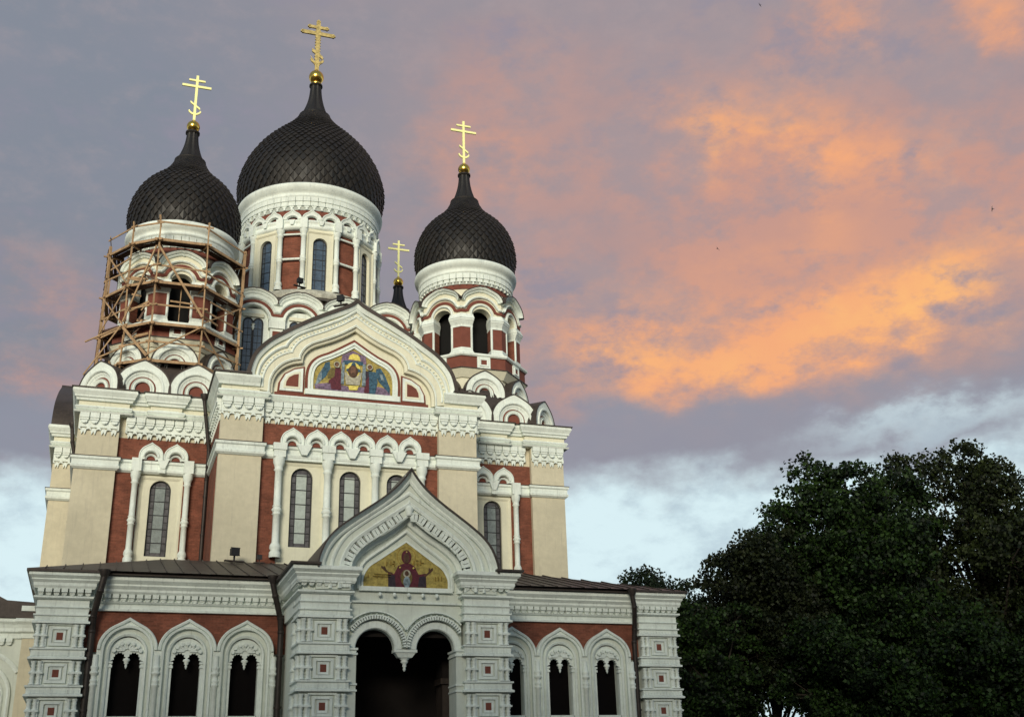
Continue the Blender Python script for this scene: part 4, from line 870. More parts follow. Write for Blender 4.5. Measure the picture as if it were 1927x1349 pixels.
# ================================================================ the porch
PY0 = -12.63
m = MB()
for s in (-1, 1): pier(s*3.54, PY0, -.16, .99, 1.6 if s > 0 else 1.6, 'porch_pier', (0, -1) if s < 0 else (0,))
PG = mirror(catmull([(3.98, 11.55), (3.95, 11.95), (3.7, 12.6), (3.3, 13.12), (2.75, 13.58), (2.1, 14.05), (1.36, 14.58), (.72, 15.12), (.3, 15.6), (0, 16.05)], 4))
FO = mirror(catmull([(2.97, 10.75), (2.97, 11.45), (2.85, 12.05), (2.45, 12.72), (1.65, 13.36), (.8, 13.95), (0, 14.5)], 4))
FI = mirror(catmull([(2.49, 10.75), (2.49, 11.65), (2.25, 12.25), (1.68, 12.76), (.82, 13.3), (0, 13.95)], 4))
NI = mirror(catmull([(2.05, 10.85), (2.04, 11.45), (1.88, 11.9), (1.55, 12.22), (.81, 12.75), (0, 13.38)], 4))
MO = mirror(catmull([(1.88, 10.96), (1.86, 11.35), (1.62, 11.78), (1.2, 12.08), (.8, 12.36), (0, 12.92)], 4))
m = MB(); y0 = PY0
m.prism([(-3.98, 10.7)]+PG+[(3.98, 10.7), (2.5, 10.7)]+list(reversed(FI))+[(-2.5, 10.7)], y0-.1, y0+.7, PALE)
m.prism([(-2.5, 8.3), (-2.5, 10.7)]+FI+[(2.5, 10.7), (2.5, 8.3)], y0+.48, y0+.7, PALE) if False else None
# wall over the twin arches, in one sheet with its openings
ar = .84; ac = 1.32; zs = 8.34
m.prism([(-2.5, zs), (-ac-ar, zs)]+arc(ar, (-ac, zs), 180, 0, 16)[1:-1]+[(-ac+ar, zs), (ac-ar, zs)]+arc(ar, (ac, zs), 180, 0, 16)[1:-1]+[(ac+ar, zs), (2.5, zs), (2.5, 10.76)]+list(reversed(FI))[1:-1]+[(-2.5, 10.76)], y0+.42, y0+.72, PALE)
part(m, 'porch_gable')
m = MB()
m.sweep(FI, [(-.0, -.45), (-.0, .12), (.07, .16), (.1, .12)], WHITE, y=y0); m.sweep(FO, [(-.06, .1), (-.06, .2), (.05, .24), (.1, .2), (.1, .1)], WHITE, y=y0); m.sweep(FO, [(.34, .1), (.34, .16), (.42, .19), (.5, .14), (.5, .1)], WHITE, y=y0)
m.sweep(FI, [(-.22, -.45), (-.18, -.28), (-.06, -.22), (-.0, -.14), (-.0, -.45)], WHITE, y=y0)
m.sweep(NI, [(.12, -.45), (.10, -.32), (.0, -.28), (-.05, -.34), (-.05, -.45)], WHITE, y=y0); m.sweep(MO, [(.0, -.45), (.0, -.33), (.08, -.33), (.08, -.45)], WHITE, y=y0)
m.sweep(PG, [(-.34, .1), (-.34, .22), (-.26, .28), (-.2, .26), (-.12, .38), (-.04, .46), (-.04, .1)], WHITE, y=y0)
m.box(-2.08, 2.08, y0+.26, y0+.44, 10.76, 10.95, WHITE); m.box(-2.5, 2.5, y0+.3, y0+.44, 10.26, 10.34, WHITE)
part(m, 'gable_moulding')
mid = [((a[0]+b_[0])/2, (a[1]+b_[1])/2) for a, b_ in zip(FI, FO)]
for p_, a in [(None, 0)]+along(mid, .385):
    if p_ is None: m = MB(); side_ = -1; continue
    if abs(p_[0]) < .2: continue
    if p_[0] > 0 > side_: m.T = Matrix(); part(m, 'gable_frieze'); m = MB(); side_ = 1
    m.T = Matrix.Translation((p_[0], y0-.1, p_[1])) @ Matrix.Rotation(-a, 4, 'Y')
    for q in (-.085, .085): m.box(q-.07, q+.07, -.1, .02, -.12, .12, WHITE)
    m.box(-.15, .15, -.12, .02, .12, .17, WHITE); m.box(-.14, .14, -.08, .02, -.2, -.12, WHITE)
    m.box(.16, .215, -.012, .0, -.2, .17, LEAD)
m.T = Matrix(); part(m, 'gable_frieze')
f = MB(); f.lathe([(.0, 14.72), (.05, 14.66), (.08, 14.5), (.16, 14.38), (.2, 14.25), (.14, 14.12), (.17, 14.06), (.12, 13.98)], WHITE, 14, (0, y0-.12)); part(f, 'gable_finial')
m = MB(); m.sweep(PG, [(-.05, .56), (.02, .56), (.03, -4.6), (-.05, -4.6)], ROOF, y=y0)
for s in (-1, 1): x0, x1 = sorted((s*3.85, s*5.12)); m.box(x0, x1, y0-.6, NY+.4, 11.64, 11.73, ROOF)
part(m, 'porch_roof')
m = MB(); m.prism(PG+[(3.9, 11.5), (-3.9, 11.5)], y0+.75, -8.0, STUCCO); part(m, 'porch_attic')
# twin arch mouldings
m = MB()
for c_ in (-ac, ac):
    a_in = 0 if c_ < 0 else 180
    m.sweep(arc(ar, (c_, zs), n=22), [(0, -.7), (0, -.36), (.04, -.30), (.3, -.30), (.34, -.36), (.34, -.42)], WHITE, y=y0)
lim = lambda pts: [p_ for p_ in pts]
for r0, r1_, d0, mm in ((1.32, 1.36, -.16, WHITE), (1.48, 1.54, -.22, WHITE)):
    for s in (-1, 1):
        pts = [p_ for p_ in arc(r0, (s*ac, zs+.05), 180, 0, 30) if p_[0]*s >= 0 and abs(p_[0]) < 2.46]
        m.sweep(pts, [(0, -.45), (0, d0), (r1_-r0, d0), (r1_-r0, -.45)], mm, y=y0)
for s in (-1, 1):
    for i in range(34):
        a = R(3+i*174/33); x = s*ac+1.24*math.cos(a); z = zs+.05+1.24*math.sin(a)
        if x*s > .05 and abs(x) < 2.4: m.T = Matrix.Translation((x, 0, z)) @ Matrix.Rotation(math.pi/2-a, 4, 'Y'); m.box(-.036, .036, y0+.12, y0+.42, -.06, .07, WHITE); m.T = Matrix()
        if i % 2 == 0:
            x = s*ac+1.43*math.cos(a); z = zs+.05+1.43*math.sin(a)
            if x*s > .05 and abs(x) < 2.4: m.box(x-.03, x+.03, y0+.34, y0+.42, z-.03, z+.03, WHITE)
part(m, 'twin_arch')
m = MB(); m.plan([(-.5, y0+.3), (.5, y0+.3), (.5, y0+.78), (-.5, y0+.78)], 8.22, 8.34, WHITE); m.plan([(-.3, y0+.4), (.3, y0+.4), (.3, y0+.7), (-.3, y0+.7)], 8.02, 8.22, WHITE, [(-.45, y0+.34), (.45, y0+.34), (.45, y0+.74), (-.45, y0+.74)])
m.lathe([(0, 7.45), (.05, 7.5), (.07, 7.56), (.05, 7.62), (.1, 7.68), (.07, 7.74), (.12, 7.8), (.17, 7.86), (.12, 7.9), (.25, 8.02)], WHITE, 14, (0, y0+.55)); part(m, 'pendant')
for s in (-1, 1):
    m = MB(); x0, x1 = sorted((s*2.16, s*2.6)); m.box(x0, x1, y0+.12, y0+1.2, 0, 8.06, PALE)
    m.box(x0-.05, x1+.05, y0+.06, y0+1.2, 8.06, 8.14, WHITE); m.box(x0, x1, y0+.1, y0+1.2, 8.14, 8.26, WHITE); m.box(x0-.06, x1+.06, y0+.04, y0+1.2, 8.26, 8.34, WHITE)
    for z in (6.6, 6.85): m.box(x0-.04, x1+.04, y0+.07, y0+1.2, z, z+.07, WHITE)
    part(m, 'arch_jamb')
# porch body: side walls with openings, vault and back wall
m = MB()
for s in (-1, 1):
    x0, x1 = sorted((s*4.45, s*4.0)); m = MB(); m.box(x0, x1, -11.0, NY+.3, 0, 11.5, PALE); part(m, 'porch_side_wall')
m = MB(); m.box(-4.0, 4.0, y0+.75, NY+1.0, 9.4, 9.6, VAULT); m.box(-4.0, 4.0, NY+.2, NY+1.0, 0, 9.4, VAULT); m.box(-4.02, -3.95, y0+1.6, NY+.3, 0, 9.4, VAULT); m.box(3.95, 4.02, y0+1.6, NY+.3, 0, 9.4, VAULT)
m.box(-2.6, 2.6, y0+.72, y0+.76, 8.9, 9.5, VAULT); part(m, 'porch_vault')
m = MB(); m.box(2.35, 3.95, -9.7, -8.7, 0, 7.2, ROOF); m.box(2.25, 3.95, -9.8, -8.7, 7.2, 7.45, ROOF); m.box(2.35, 3.95, -9.7, -8.7, 7.45, 9.35, VAULT); part(m, 'inner_pier')  # dark roof and vault colours put the porch shade onto this pier
for s in (-1, 1):
    c = MB(); path = [(-4.53, NY), (-4.53, PY0+1.5)] if s < 0 else [(4.53, PY0+1.5), (4.53, NY)]
    path = [(p_[0], p_[1]) for p_ in path]
    c.sweep(path, [(-.1, 11.62), (.46, 11.62), (.48, 11.46), (.34, 11.34), (.26, 11.2), (.26, 11.06), (.2, 10.94), (-.1, 10.94)], WHITE, 'plan'); c.sweep(path, [(-.1, 10.64), (.2, 10.64), (.2, 10.56), (.06, 10.5), (.04, 9.9), (-.1, 9.9)], WHITE, 'plan')
    part(c, 'side_cornice')
# the porch icon: a robed figure with raised hands on gold
ic = MB(); poly(ic, MO, y0+.36, MGOLD)
def q6(pts): return [((x-1000)/338.0, 10.97+(1003+(x-1000)*.018-y)/333.0) for x, y in pts]
def e6(x, y, rx, ry): c = q6([(x, y)])[0]; return ell(c[0], c[1], rx/338, ry/333)
yy = y0+.36
def ring6(x, y, r0, r1_):
    c = q6([(x, y)])[0]; return [(c[0]+r1_/338*math.cos(R(t)), c[1]+r1_/333*math.sin(R(t))) for t in range(0, 361, 15)]+[(c[0]+r0/338*math.cos(R(t)), c[1]+r0/333*math.sin(R(t))) for t in range(360, -1, -15)]
yy -= .003; poly(ic, ring6(1005, 565, 134, 146), yy, MLINE)
for m_, P_ in [(MRED, [(735, 1000), (730, 800), (820, 815), (880, 700), (960, 660), (1060, 660), (1130, 700), (1190, 820), (1300, 800), (1310, 1005)]),
    (MDARK, [(735, 1000), (735, 830), (830, 830), (850, 1000)]), (MDARK, [(1180, 1000), (1200, 850), (1300, 830), (1300, 1000)]),
    (MBROWN, [(740, 800), (700, 790), (650, 745), (620, 720), (640, 715), (690, 740), (730, 780), (800, 800), (780, 830)]), (MBROWN, [(1270, 830), (1330, 790), (1350, 750), (1400, 735), (1410, 750), (1370, 790), (1330, 820), (1290, 860)]),
    (MBROWN, [(640, 740), (625, 700), (640, 700), (670, 730), (665, 705), (680, 708), (700, 750)]), (MBROWN, [(1340, 760), (1345, 725), (1360, 722), (1365, 750), (1400, 715), (1408, 728), (1375, 775)])]:
    yy -= .004; poly(ic, q6(P_), yy, m_)
for m_, a in [(MRED, (1003, 565, 74, 100)), (MBROWN, (1003, 585, 46, 72)), (MOLIVE, (1003, 870, 88, 118)), (MCLOTH, (1010, 810, 56, 56)), (MPALE, (1010, 930, 52, 80)), (MBROWN, (1008, 808, 30, 38)), (MLGOLD, (905, 722, 11, 11)), (MLGOLD, (1108, 728, 13, 13)), (MLGOLD, (1003, 495, 10, 10))]:
    yy -= .004; poly(ic, e6(*a), yy, m_)
for x, y, w_, h_ in [(700, 640, 12, 60), (760, 630, 14, 60), (800, 630, 30, 10), (815, 655, 12, 50), (790, 665, 40, 10), (1110, 620, 12, 60), (1150, 610, 30, 10), (1165, 640, 12, 50), (1210, 620, 12, 60), (1235, 645, 30, 10), (520, 820, 260, 8), (500, 850, 270, 7), (430, 835, 10, 40), (560, 835, 10, 40), (640, 835, 9, 36), (1480, 840, 9, 60), (1530, 845, 9, 60), (1440, 850, 9, 60)]:
    yy -= .0006; c_ = q6([(x, y), (x+w_, y+h_)]); poly(ic, [(c_[0][0], c_[0][1]), (c_[1][0], c_[0][1]), (c_[1][0], c_[1][1]), (c_[0][0], c_[1][1])], yy, MLINE)
part(ic, 'mosaic_icon')
for i in range(5):
    l_ = MB(); x = -1.16+i*.63; l_.lathe([(.03, 10.52), (.06, 10.54), (.085, 10.6), (.06, 10.68), (.03, 10.7)], WHITE, 12, (x, y0+.26)); l_.tube((x, y0+.45, 10.58), (x, y0+.28, 10.6), .03, None, BLACK, 6); part(l_, 'icon_lamp')
# steps
m = MB()
for i in range(6): m.box(-5.2-.35*(5-i), 5.2+.35*(5-i), y0-.4-.35*(5-i), NY, .17*i, .17*(i+1), STONE)
part(m, 'steps')

# ================================================================ low side porch at the far left
m = MB(); m.box(-21, -15.8, .12, 9, 0, 11.1, PALE); part(m, 'side_porch_wall')
m = MB(); m.box(-15.82, -14.6, -.04, 9, 0, 11.1, STUCCO); part(m, 'side_porch_pier')
m = MB(); pth = [(-21, .1), (-15.82, .1), (-15.82, -.04), (-14.6, -.04)]
m.sweep(pth, [(-.1, 11.1), (.35, 11.1), (.37, 10.95), (.26, 10.82), (.2, 10.66), (.2, 10.5), (.08, 10.42), (.06, 10.2), (-.1, 10.2)], WHITE, 'plan'); dentils(m, -21, -16.2, .1, 10.2, 9.85, .35, WHITE, .15); part(m, 'cornice')
m = MB(); pth = [(-18.5, 0)]+arc(1.05, (-17.45, 7.5), n=16)+[(-16.4, 0)]
m.sweep(pth, [(-.05, -.05), (-.05, .04), (.0, .08), (.06, .04), (.06, -.05)], WHITE, y=.12)
pth = [(-18.75, 0)]+arc(1.3, (-17.45, 7.6), n=16)+[(-16.15, 0)]
m.sweep(pth, [(-.05, -.05), (-.05, .08), (.04, .14), (.12, .1), (.12, -.05)], WHITE, y=.12); m.sweep(arc(1.75, (-17.45, 7.7), 150, 30, 14), [(0, -.05), (0, .08), (.1, .12), (.2, .08), (.2, -.05)], WHITE, y=.12)
m.prism([(-18.5, 0)]+arc(1.05, (-17.45, 7.5), n=14)+[(-16.4, 0)], .09, .13, DGLASS); part(m, 'side_porch_arch')
m = MB(); m.box(-21, -14.6, -.35, 8, 11.12, 11.22, ROOF)
m.prism([(-21, 11.2), (-21, 14.3), (-18.6, 13.4), (-17.4, 12.35), (-16.7, 12.0), (-15.0, 11.9), (-15.0, 11.2)], .0, 9, ROOF); part(m, 'side_porch_roof')
m = MB(); m.box(-16.0, -14.6, -.05, .2, 11.5, 11.75, WHITE); part(m, 'side_porch_ledge')
# ================================================================ scaffolding round the bell tower
SC = empty('scaffolding', 'weathered timber scaffolding wrapped round the belfry of one domed tower', 'scaffolding', (0, 0, 0))
posts = {'D': (-11.3, 5.0), 'E': (-8.4, 5.0), 'F': (-5.9, 7.5), 'G': (-5.9, 11.5), 'H': (-8.3, 13.9), 'I': (-11.3, 13.9), 'J': (-14.0, 11.4), 'A': (-14.15, 8.2), 'C': (-12.8, 6.1)}
order = ['D', 'E', 'F', 'G', 'H', 'I', 'J', 'A', 'C']
tops = {'D': 36.35, 'E': 36.25, 'C': 36.2, 'A': 35.3, 'F': 35.8, 'G': 36, 'H': 36, 'I': 36, 'J': 36}
def sm(mb, name, lab=None):
    o = mb.build(name, SC)
    return o
rs = random.Random(5)
for kx, (x, y) in posts.items():
    m = MB(); z = 25.0; px_, py_ = x, y; w = .042 if kx not in 'AF' else .07
    while z < tops[kx]:
        z2 = min(z+3.6, tops[kx]); ox, oy = rs.uniform(-.06, .06), rs.uniform(-.06, .06); m.bar((px_, py_, z), (x+ox, y+oy, z2+.25), w*2, w*2, WOOD); px_, py_ = x+ox+.03, y+oy; z = z2
    sm(m, 'post')
lv = [27.05, 29.42, 32.12, 35.0]
cxy = Vector((-9.95, 9.45))
for z in lv:
    for i, a in enumerate(order):
        b_ = order[(i+1) % 9]; pa, pb = Vector(posts[a]), Vector(posts[b_]); d = (pb-pa).normalized(); nrm = Vector((-d.y, d.x)); nrm = nrm if nrm.dot(cxy-pa) > 0 else -nrm
        m = MB(); t = rs.uniform(-.04, .04)
        for j in range(4):
            o_ = nrm*(.08+.24*j); e = rs.uniform(.0, .25)
            m.bar((pa.x-d.x*e+o_.x, pa.y-d.y*e+o_.y, z+t+.03*(j % 2)), (pb.x+d.x*e+o_.x, pb.y+d.y*e+o_.y, z+.03*(j % 2)), .2, .05, DWOOD if j else WOOD)
        sm(m, 'platform')
        m = MB(); m.bar((pa.x-d.x*.25, pa.y-d.y*.25, z-.1+t), (pb.x+d.x*.25, pb.y+d.y*.25, z-.08), .07, .12, WOOD); sm(m, 'ledger')
        m = MB(); hh = 1.0+rs.uniform(-.1, .15); m.bar((pa.x-d.x*.2, pa.y-d.y*.2, z+hh), (pb.x+d.x*.3, pb.y+d.y*.3, z+hh+rs.uniform(-.12, .12)), .04, .11, WOOD); sm(m, 'handrail')
    for kx in order:
        m = MB(); p_ = Vector(posts[kx]); q = (cxy-p_).normalized(); m.bar((p_.x-q.x*.3, p_.y-q.y*.3, z-.17), (p_.x+q.x*.85, p_.y+q.y*.85, z-.17), .07, .09, WOOD); sm(m, 'transom')
def brace(a, za, b_, zb, w=.06, off=-.12):
    pa, pb = Vector(posts[a]) if isinstance(a, str) else Vector(a), Vector(posts[b_]) if isinstance(b_, str) else Vector(b_)
    q = ((pa+pb)/2-cxy).normalized()*(-off); m = MB(); m.bar((pa.x+q.x, pa.y+q.y, za), (pb.x+q.x, pb.y+q.y, zb), w, w*1.7, WOOD); sm(m, 'brace')
brace('D', 34.5, 'E', 30.0, .075); brace('D', 34.4, 'C', 29.6, .06, -.2); brace('C', 29.3, 'D', 27.2, .09); brace('E', 29.3, 'D', 27.3, .05, -.2)
brace('F', 32.0, 'E', 29.6, .045); brace('E', 29.3, 'F', 26.2, .05); brace('C', 29.4, (-14.6, 6.5), 26.2, .045, -.2); brace('A', 35, 'C', 32.2, .05); brace('A', 32.0, 'C', 29.5, .05); brace('C', 32, 'A', 29.4, .05)
for i in range(26):
    a = rs.choice(['D', 'C', 'A', 'A', 'J', 'F', 'E']); b_ = order[(order.index(a)+1) % 9] if a != 'D' else 'C'
    pa, pb = Vector(posts[a]), Vector(posts[b_]); z = rs.choice(lv[:3])+rs.uniform(.15, 2.1); q = (cxy-(pa+pb)/2).normalized()*rs.uniform(-.05, .9); t0, t1_ = sorted((rs.uniform(-.15, .6), rs.uniform(.5, 1.1)))
    m = MB(); A_, B_ = pa.lerp(pb, t0)+q, pa.lerp(pb, t1_)+q; m.bar((A_.x, A_.y, z), (B_.x, B_.y, z+rs.uniform(-.7, .7)), .05, rs.uniform(.07, .16), WOOD if i % 3 else DWOOD); sm(m, 'loose_board')
m = MB(); m.bar((-14.9, 7.2, 28.6), (-12.6, 5.9, 29.5), .07, .08, WOOD); sm(m, 'brace')
m = MB(); m.bar((-9.72, 5.6, 29.8), (-9.70, 5.6, 32.3), .14, .05, WOOD); m.bar((-10.3, 5.5, 31.1), (-9.0, 5.5, 31.05), .05, .1, WOOD); sm(m, 'shutter_board')
for i in range(22):    # loose boards and rungs on the left ladder tower
    z = 26.6+i*.42; m = MB(); m.bar((-14.25, 9.0, z), (-14.2, 8.3, z), .05, .07, DWOOD); sm(m, 'rung') if i % 2 == 0 else m.build('rung', SC)
for y_ in (8.28, 9.02): m = MB(); m.bar((-14.3, y_, 26), (-14.1, y_, 35.6), .06, .07, DWOOD); sm(m, 'ladder_rail')

# ================================================================ lamps on the roofs
def floodlight(loc, rz, label, face_m=None, sc_=1.):
    e = empty('floodlight', label, 'floodlight', loc, 'floodlights on the roofs'); e.rotation_euler.z = rz; e.scale = (sc_,)*3
    m = MB(); m.box(-.22, .22, -.14, .1, .16, .5, BLACK); m.prism([(-.26, .12), (-.22, .16), (-.22, .5), (-.26, .54), (.26, .54), (.22, .5), (.22, .16), (.26, .12)], -.2, -.14, BLACK); m.build('housing', e)
    m = MB(); m.box(-.2, .2, -.145, -.142, .18, .48, face_m or DGLASS); m.build('lamp_glass', e)
    m = MB(); m.box(-.04, .04, -.04, .04, -.12, .16, BLACK); m.box(-.5, .5, -.1, .1, -.16, -.1, ROOF); m.build('bracket', e)
    return e
floodlight((-6.2, -1.0, 14.25), R(10), 'black floodlight on the low roof below the beige bay pilaster')
floodlight((-4.85, -.35, 14.3), R(0), 'small pale floodlight on the low roof beside the lowest white colonette', WHITE, .6)
floodlight((-1.7, 11.4, 36.0), R(20), 'small black floodlight on the stone ledge under the central dome drum', None, .9)
floodlight((-.95, -.2, 29.6), R(-40), 'floodlight with pale glass fixed near the peak of the great gable roof', WHITE, .9)

# ================================================================ ground
m = MB(); m.box(-1500, 1500, -1500, 1500, -.5, 0, mat('cobbles', (.13, .12, .11), .9, var=.3, scale=1.2, bump=.5, bscale=6)); struct(m.build('ground'))

# ================================================================ unseen building across the square, added to keep low sun off the lower storey
PAL = empty('unseen_palace', 'long pale pink building added out of view to block the low sun', 'unseen_palace', (-5, -82, 0))
m = MB(); m.box(-62, 62, -14, 0, 0, 24, mat('pink_plaster', (.50, .36, .30), .9, var=.08)); m.build('unseen_palace_wall', PAL)
m = MB(); m.box(-62.8, 62.8, -14.8, .8, 24, 24.8, WHITE); m.build('cornice', PAL)
m = MB(); m.prism([(-63, 24.8), (-56, 30), (56, 30), (63, 24.8)], -14.9, .9, ROOF); m.build('roof', PAL)
wm = MB(); wm.box(-.8, .8, .0, .06, -.1, 2.7, DGLASS); wm.box(-.05, .05, .05, .1, 0, 2.6, WHITE); wm.box(-1.0, 1.0, .0, .2, -.25, -.1, WHITE); wm.box(-1.05, 1.05, .0, .25, 2.7, 3.0, WHITE)
w0_ = None
for iz in range(4):
    for ix in range(18):
        loc = (-57.8+6.8*ix, .01, 2.8+5.4*iz)
        if w0_ is None: w0_ = wm.build('unseen_palace_window', PAL); w0_.location = loc; continue
        o = w0_.copy(); COL.objects.link(o); o.parent = PAL; o.location = loc
# ================================================================ trees
def leafmat(name, c, c2, seed):
    m = bpy.data.materials.new(name); m.use_nodes = True; t = NT(m.node_tree); b_ = t.n['Principled BSDF']
    o = t.node('ShaderNodeTexCoord').outputs['Object']; g_ = t.node('ShaderNodeNewGeometry').outputs['Random Per Island']
    f = t.m('ADD', t.m('MULTIPLY', t.noise(o, .55, 5, .6), 1.1), t.m('MULTIPLY', t.m('POWER', g_, 2.), .45))
    t.put(b_.inputs['Base Color'], t.mix(t.smooth(f, .45, 1.05), c+(1,), c2+(1,))); b_.inputs['Roughness'].default_value = .6; b_.inputs['Specular IOR Level'].default_value = .2
    return m
LEAFS = [leafmat('foliage_green', (.0025, .0065, .002), (.024, .052, .009), 0), leafmat('foliage_olive', (.004, .007, .002), (.026, .038, .009), 1), leafmat('foliage_rust', (.0035, .0065, .0025), (.021, .028, .009), 2), leafmat('foliage_bluegreen', (.003, .007, .003), (.014, .028, .011), 3)]
BARK = mat('bark', (.03, .024, .018), .95, var=.3, scale=3)
def tree(x, y, top, lobes, nleaf, lm, label, trunk_r=.35, size=.2, seed=0, base=2.5):
    r_ = np.random.default_rng(seed); e = empty('broadleaf_tree', label, 'tree', (x, y, 0), 'park trees beside the cathedral')
    tm = MB(); tm.tube((0, 0, -.1), (0.1, 0, top*.35), trunk_r, trunk_r*.75, BARK, 10); tm.tube((.1, 0, top*.35), (.0, .1, top*.8), trunk_r*.75, trunk_r*.2, BARK, 8)
    cl = []
    for (lx, ly, lz, lr, lh) in lobes:
        tm.tube((.05, 0, max(2, lz*.55)), (lx*.9, ly*.9, lz), trunk_r*.35, .04, BARK, 6)
        vol = int(max(10, 26*lr*lr/4))
        v = r_.normal(size=(vol, 3)); v /= np.linalg.norm(v, axis=1)[:, None]; rad = r_.uniform(.45, 1.02, vol)**.6
        c_ = v*rad[:, None]*np.array([lr, lr, lh])+np.array([lx, ly, lz]); cl.append(np.c_[c_, r_.uniform(.35, .85, vol)*min(1.3, lr/2.4+.25)])
        for q in range(min(vol, 9)):
            k_ = r_.integers(vol); tm.tube((lx*.8, ly*.8, lz-.3*lh), tuple(c_[k_]), .05, .012, BARK, 4, False)
    tm.build('trunk', e)
    cl = np.vstack(cl); w = cl[:, 3]**2; w /= w.sum(); idx = r_.choice(len(cl), nleaf, p=w)
    d = r_.normal(size=(nleaf, 3)); d /= np.linalg.norm(d, axis=1)[:, None]; rad = r_.uniform(0, 1, nleaf)**.45
    P_ = cl[idx, :3]+d*rad[:, None]*cl[idx, 3:4]*np.array([1.1, 1.1, .75])
    P_ = P_[P_[:, 2] > base]; nleaf = len(P_)
    u = r_.normal(size=(nleaf, 3)); u /= np.linalg.norm(u, axis=1)[:, None]; v = np.cross(u, r_.normal(size=(nleaf, 3))); v /= np.linalg.norm(v, axis=1)[:, None]
    s = r_.uniform(.6, 1.25, nleaf)[:, None]*size
    # a five-cornered folded leaf
    V = np.stack([P_-u*s*.55, P_+v*s*.45-u*s*.1, P_+u*s*.6, P_-v*s*.45-u*s*.1], 1).reshape(-1, 3).astype(np.float32)
    me = bpy.data.meshes.new('crown'); me.vertices.add(len(V)); me.vertices.foreach_set('co', V.ravel()); me.loops.add(nleaf*4); me.loops.foreach_set('vertex_index', np.arange(nleaf*4, dtype=np.int32)); me.polygons.add(nleaf)
    me.polygons.foreach_set('loop_start', np.arange(0, nleaf*4, 4, dtype=np.int32)); me.polygons.foreach_set('loop_total', np.full(nleaf, 4, dtype=np.int32)); me.materials.append(LEAFS[lm]); me.update(calc_edges=True)
    o = bpy.data.objects.new('crown', me); COL.objects.link(o); o.parent = e
    return e
def lobes(rx, ry, z0, z1, n, seed, lr=(1.6, 2.8), flat_=1.):
    r_ = np.random.default_rng(seed); out = []; zc = (z0+z1)/2; rz = (z1-z0)/2
    for i in range(n):
        v = r_.normal(size=3); v /= np.linalg.norm(v); q = r_.uniform(.35, .85); l = r_.uniform(*lr)
        zz = zc+v[2]*q*rz*.95; prof = math.sqrt(max(.05, 1-((zz-zc)/rz)**2)); out.append((v[0]*q*rx, v[1]*q*ry, min(zz, z1-l*.75), l, l*.8))
    return out
G_ = 'park trees beside the cathedral'
tree(33.2, 2, 23.4, lobes(5.2, 5, 6, 22.4, 30, 1)+[(-1.8, 0, 21.7, 1.9, 1.6), (1.6, 1, 22.0, 1.7, 1.5), (-4.4, 0, 18.6, 1.9, 1.6), (-5.2, 0, 16.4, 2.1, 1.8), (-3.4, 0, 20.0, 1.5, 1.3), (4.6, 0, 21.0, 2.2, 1.7), (6, 1, 19.6, 2.4, 2)], 74600, 0, 'dark green maple whose flat topped crown rises in the middle of the tree group', .4, 0.238, 1)
tree(44.5, 3, 25.5, lobes(7, 6, 6, 24.2, 38, 2, (1.8, 3.2))+[(-.3, 0, 23.9, 2.2, 1.6), (-4.3, 0, 22.6, 2.2, 1.8), (3.8, 1, 23.0, 2.2, 1.6), (-2.4, 0, 22.6, 2.2, 1.6), (1.8, 0, 22.6, 2.4, 1.8)], 83600, 1, 'tallest broad maple with olive green crown at the edge of the view', .5, 0.238, 2)
tree(27.2, 3, 20.6, lobes(4.6, 4, 4, 19.8, 32, 3, (1.3, 2.4)), 62000, 2, 'brownish green tree sloping down from the tall maples towards the church', .35, 0.210, 3)
tree(26.6, 14, 18, lobes(6.0, 4, 4, 18.9, 38, 4, (1.0, 2.2)), 40000, 3, 'thin airy tree showing sky through its leaves just behind the corner pier', .3, 0.196, 4)
tree(37.5, -4, 15, lobes(5.5, 5, 3, 14.5, 24, 5), 53200, 0, 'low green tree filling the shade beneath the maples', .3, 0.224, 5)
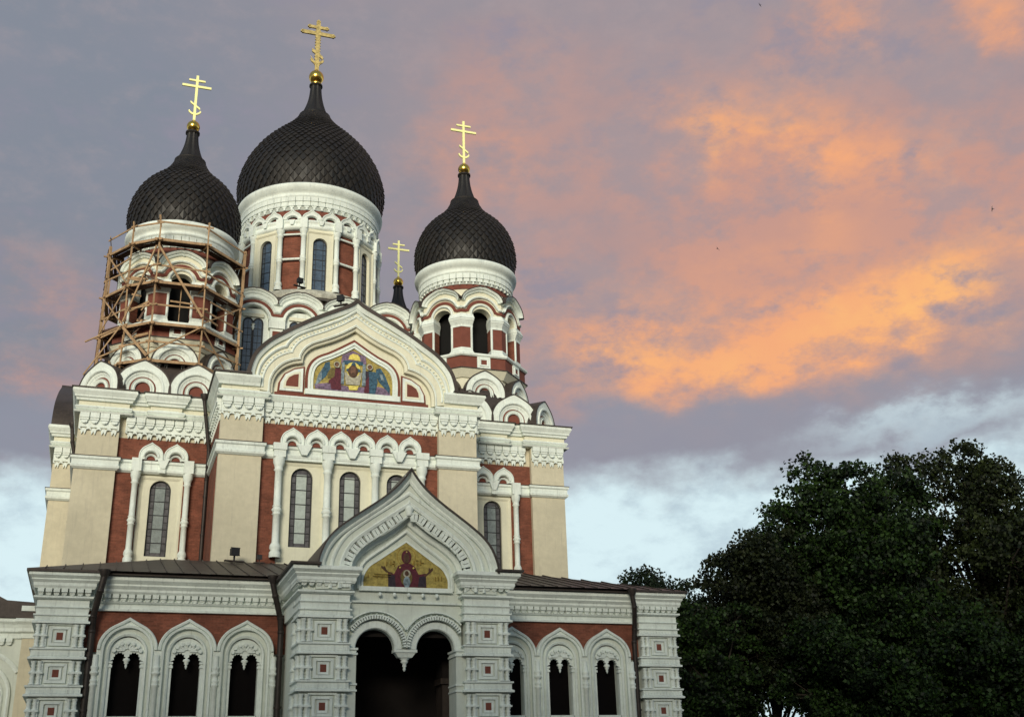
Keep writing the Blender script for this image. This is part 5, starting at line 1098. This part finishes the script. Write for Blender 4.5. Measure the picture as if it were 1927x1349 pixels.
tree(45.5, -6, 15.5, lobes(5.5, 5, 3, 15, 24, 6), 49400, 3, 'bluish dark tree in front of the tallest maple', .3, 0.224, 6)
tree(30, -2, 13.5, lobes(4.4, 4, 2.5, 13, 22, 7, (1.3, 2.3)), 45600, 0, 'small dense green tree low in front of the flat topped maple', .25, 0.210, 7)
tree(57, 8, 26.5, lobes(6.5, 6, 8, 25.5, 26, 8, (1.6, 2.8)), 45600, 1, 'loose crowned tree behind the tallest maple, cut by the view', .4, 0.238, 8)
tree(40.5, 12, 24, lobes(5.5, 5, 5, 23.5, 24, 9, (1.8, 2.8)), 41800, 3, 'dark tree standing far back between the two maples', .4, 0.252, 9)
tree(22.6, 2, 16.4, lobes(3.6, 3, 2.5, 16.2, 26, 10, (1.0, 1.9)), 34000, 0, 'loose low tree with gaps of sky close beside the corner pier', .22, 0.196, 10)
# ================================================================ swifts in the evening sky
def bird(loc, rz, bank, label):
    m = MB(); m.lathe([(0, -.16), (.03, -.12), (.045, 0), (.035, .08), (.0, .15)], BLACK, 8); v0 = len(m.v)
    m.v = [(a, c_, b_) for a, b_, c_ in m.v]
    for s in (-1, 1):
        m.add([(s*.03, .07, .0), (s*.22, .10, .05), (s*.42, -.02, .02), (s*.24, .02, .05), (s*.03, -.05, .0)], [(0, 1, 3, 4), (1, 2, 3)], BLACK); m.add([(s*.01, -.12, 0), (s*.07, -.24, 0), (0, -.18, 0)], [(0, 1, 2)], BLACK)
    o = m.build('bird'); o.location = loc; o.rotation_euler = (R(20), R(bank), rz); tag(o, label, 'bird', 'birds in the evening sky'); return o
def dirpt(a, e, d): return (-12.12+d*math.cos(R(e))*math.sin(R(a)), -60+d*math.cos(R(e))*math.cos(R(a)), 2+d*math.sin(R(e)))
bird(dirpt(35.6, 37.6, 170), R(30), 25, 'tiny dark bird high near the top edge of the clouds')
bird(dirpt(31.6, 26.4, 140), R(-60), 60, 'tiny dark bird flying in front of the pink cloud beyond the domes')
bird(dirpt(45.8, 26.0, 150), R(80), 70, 'tiny dark bird above the tallest maple and the orange cloud')
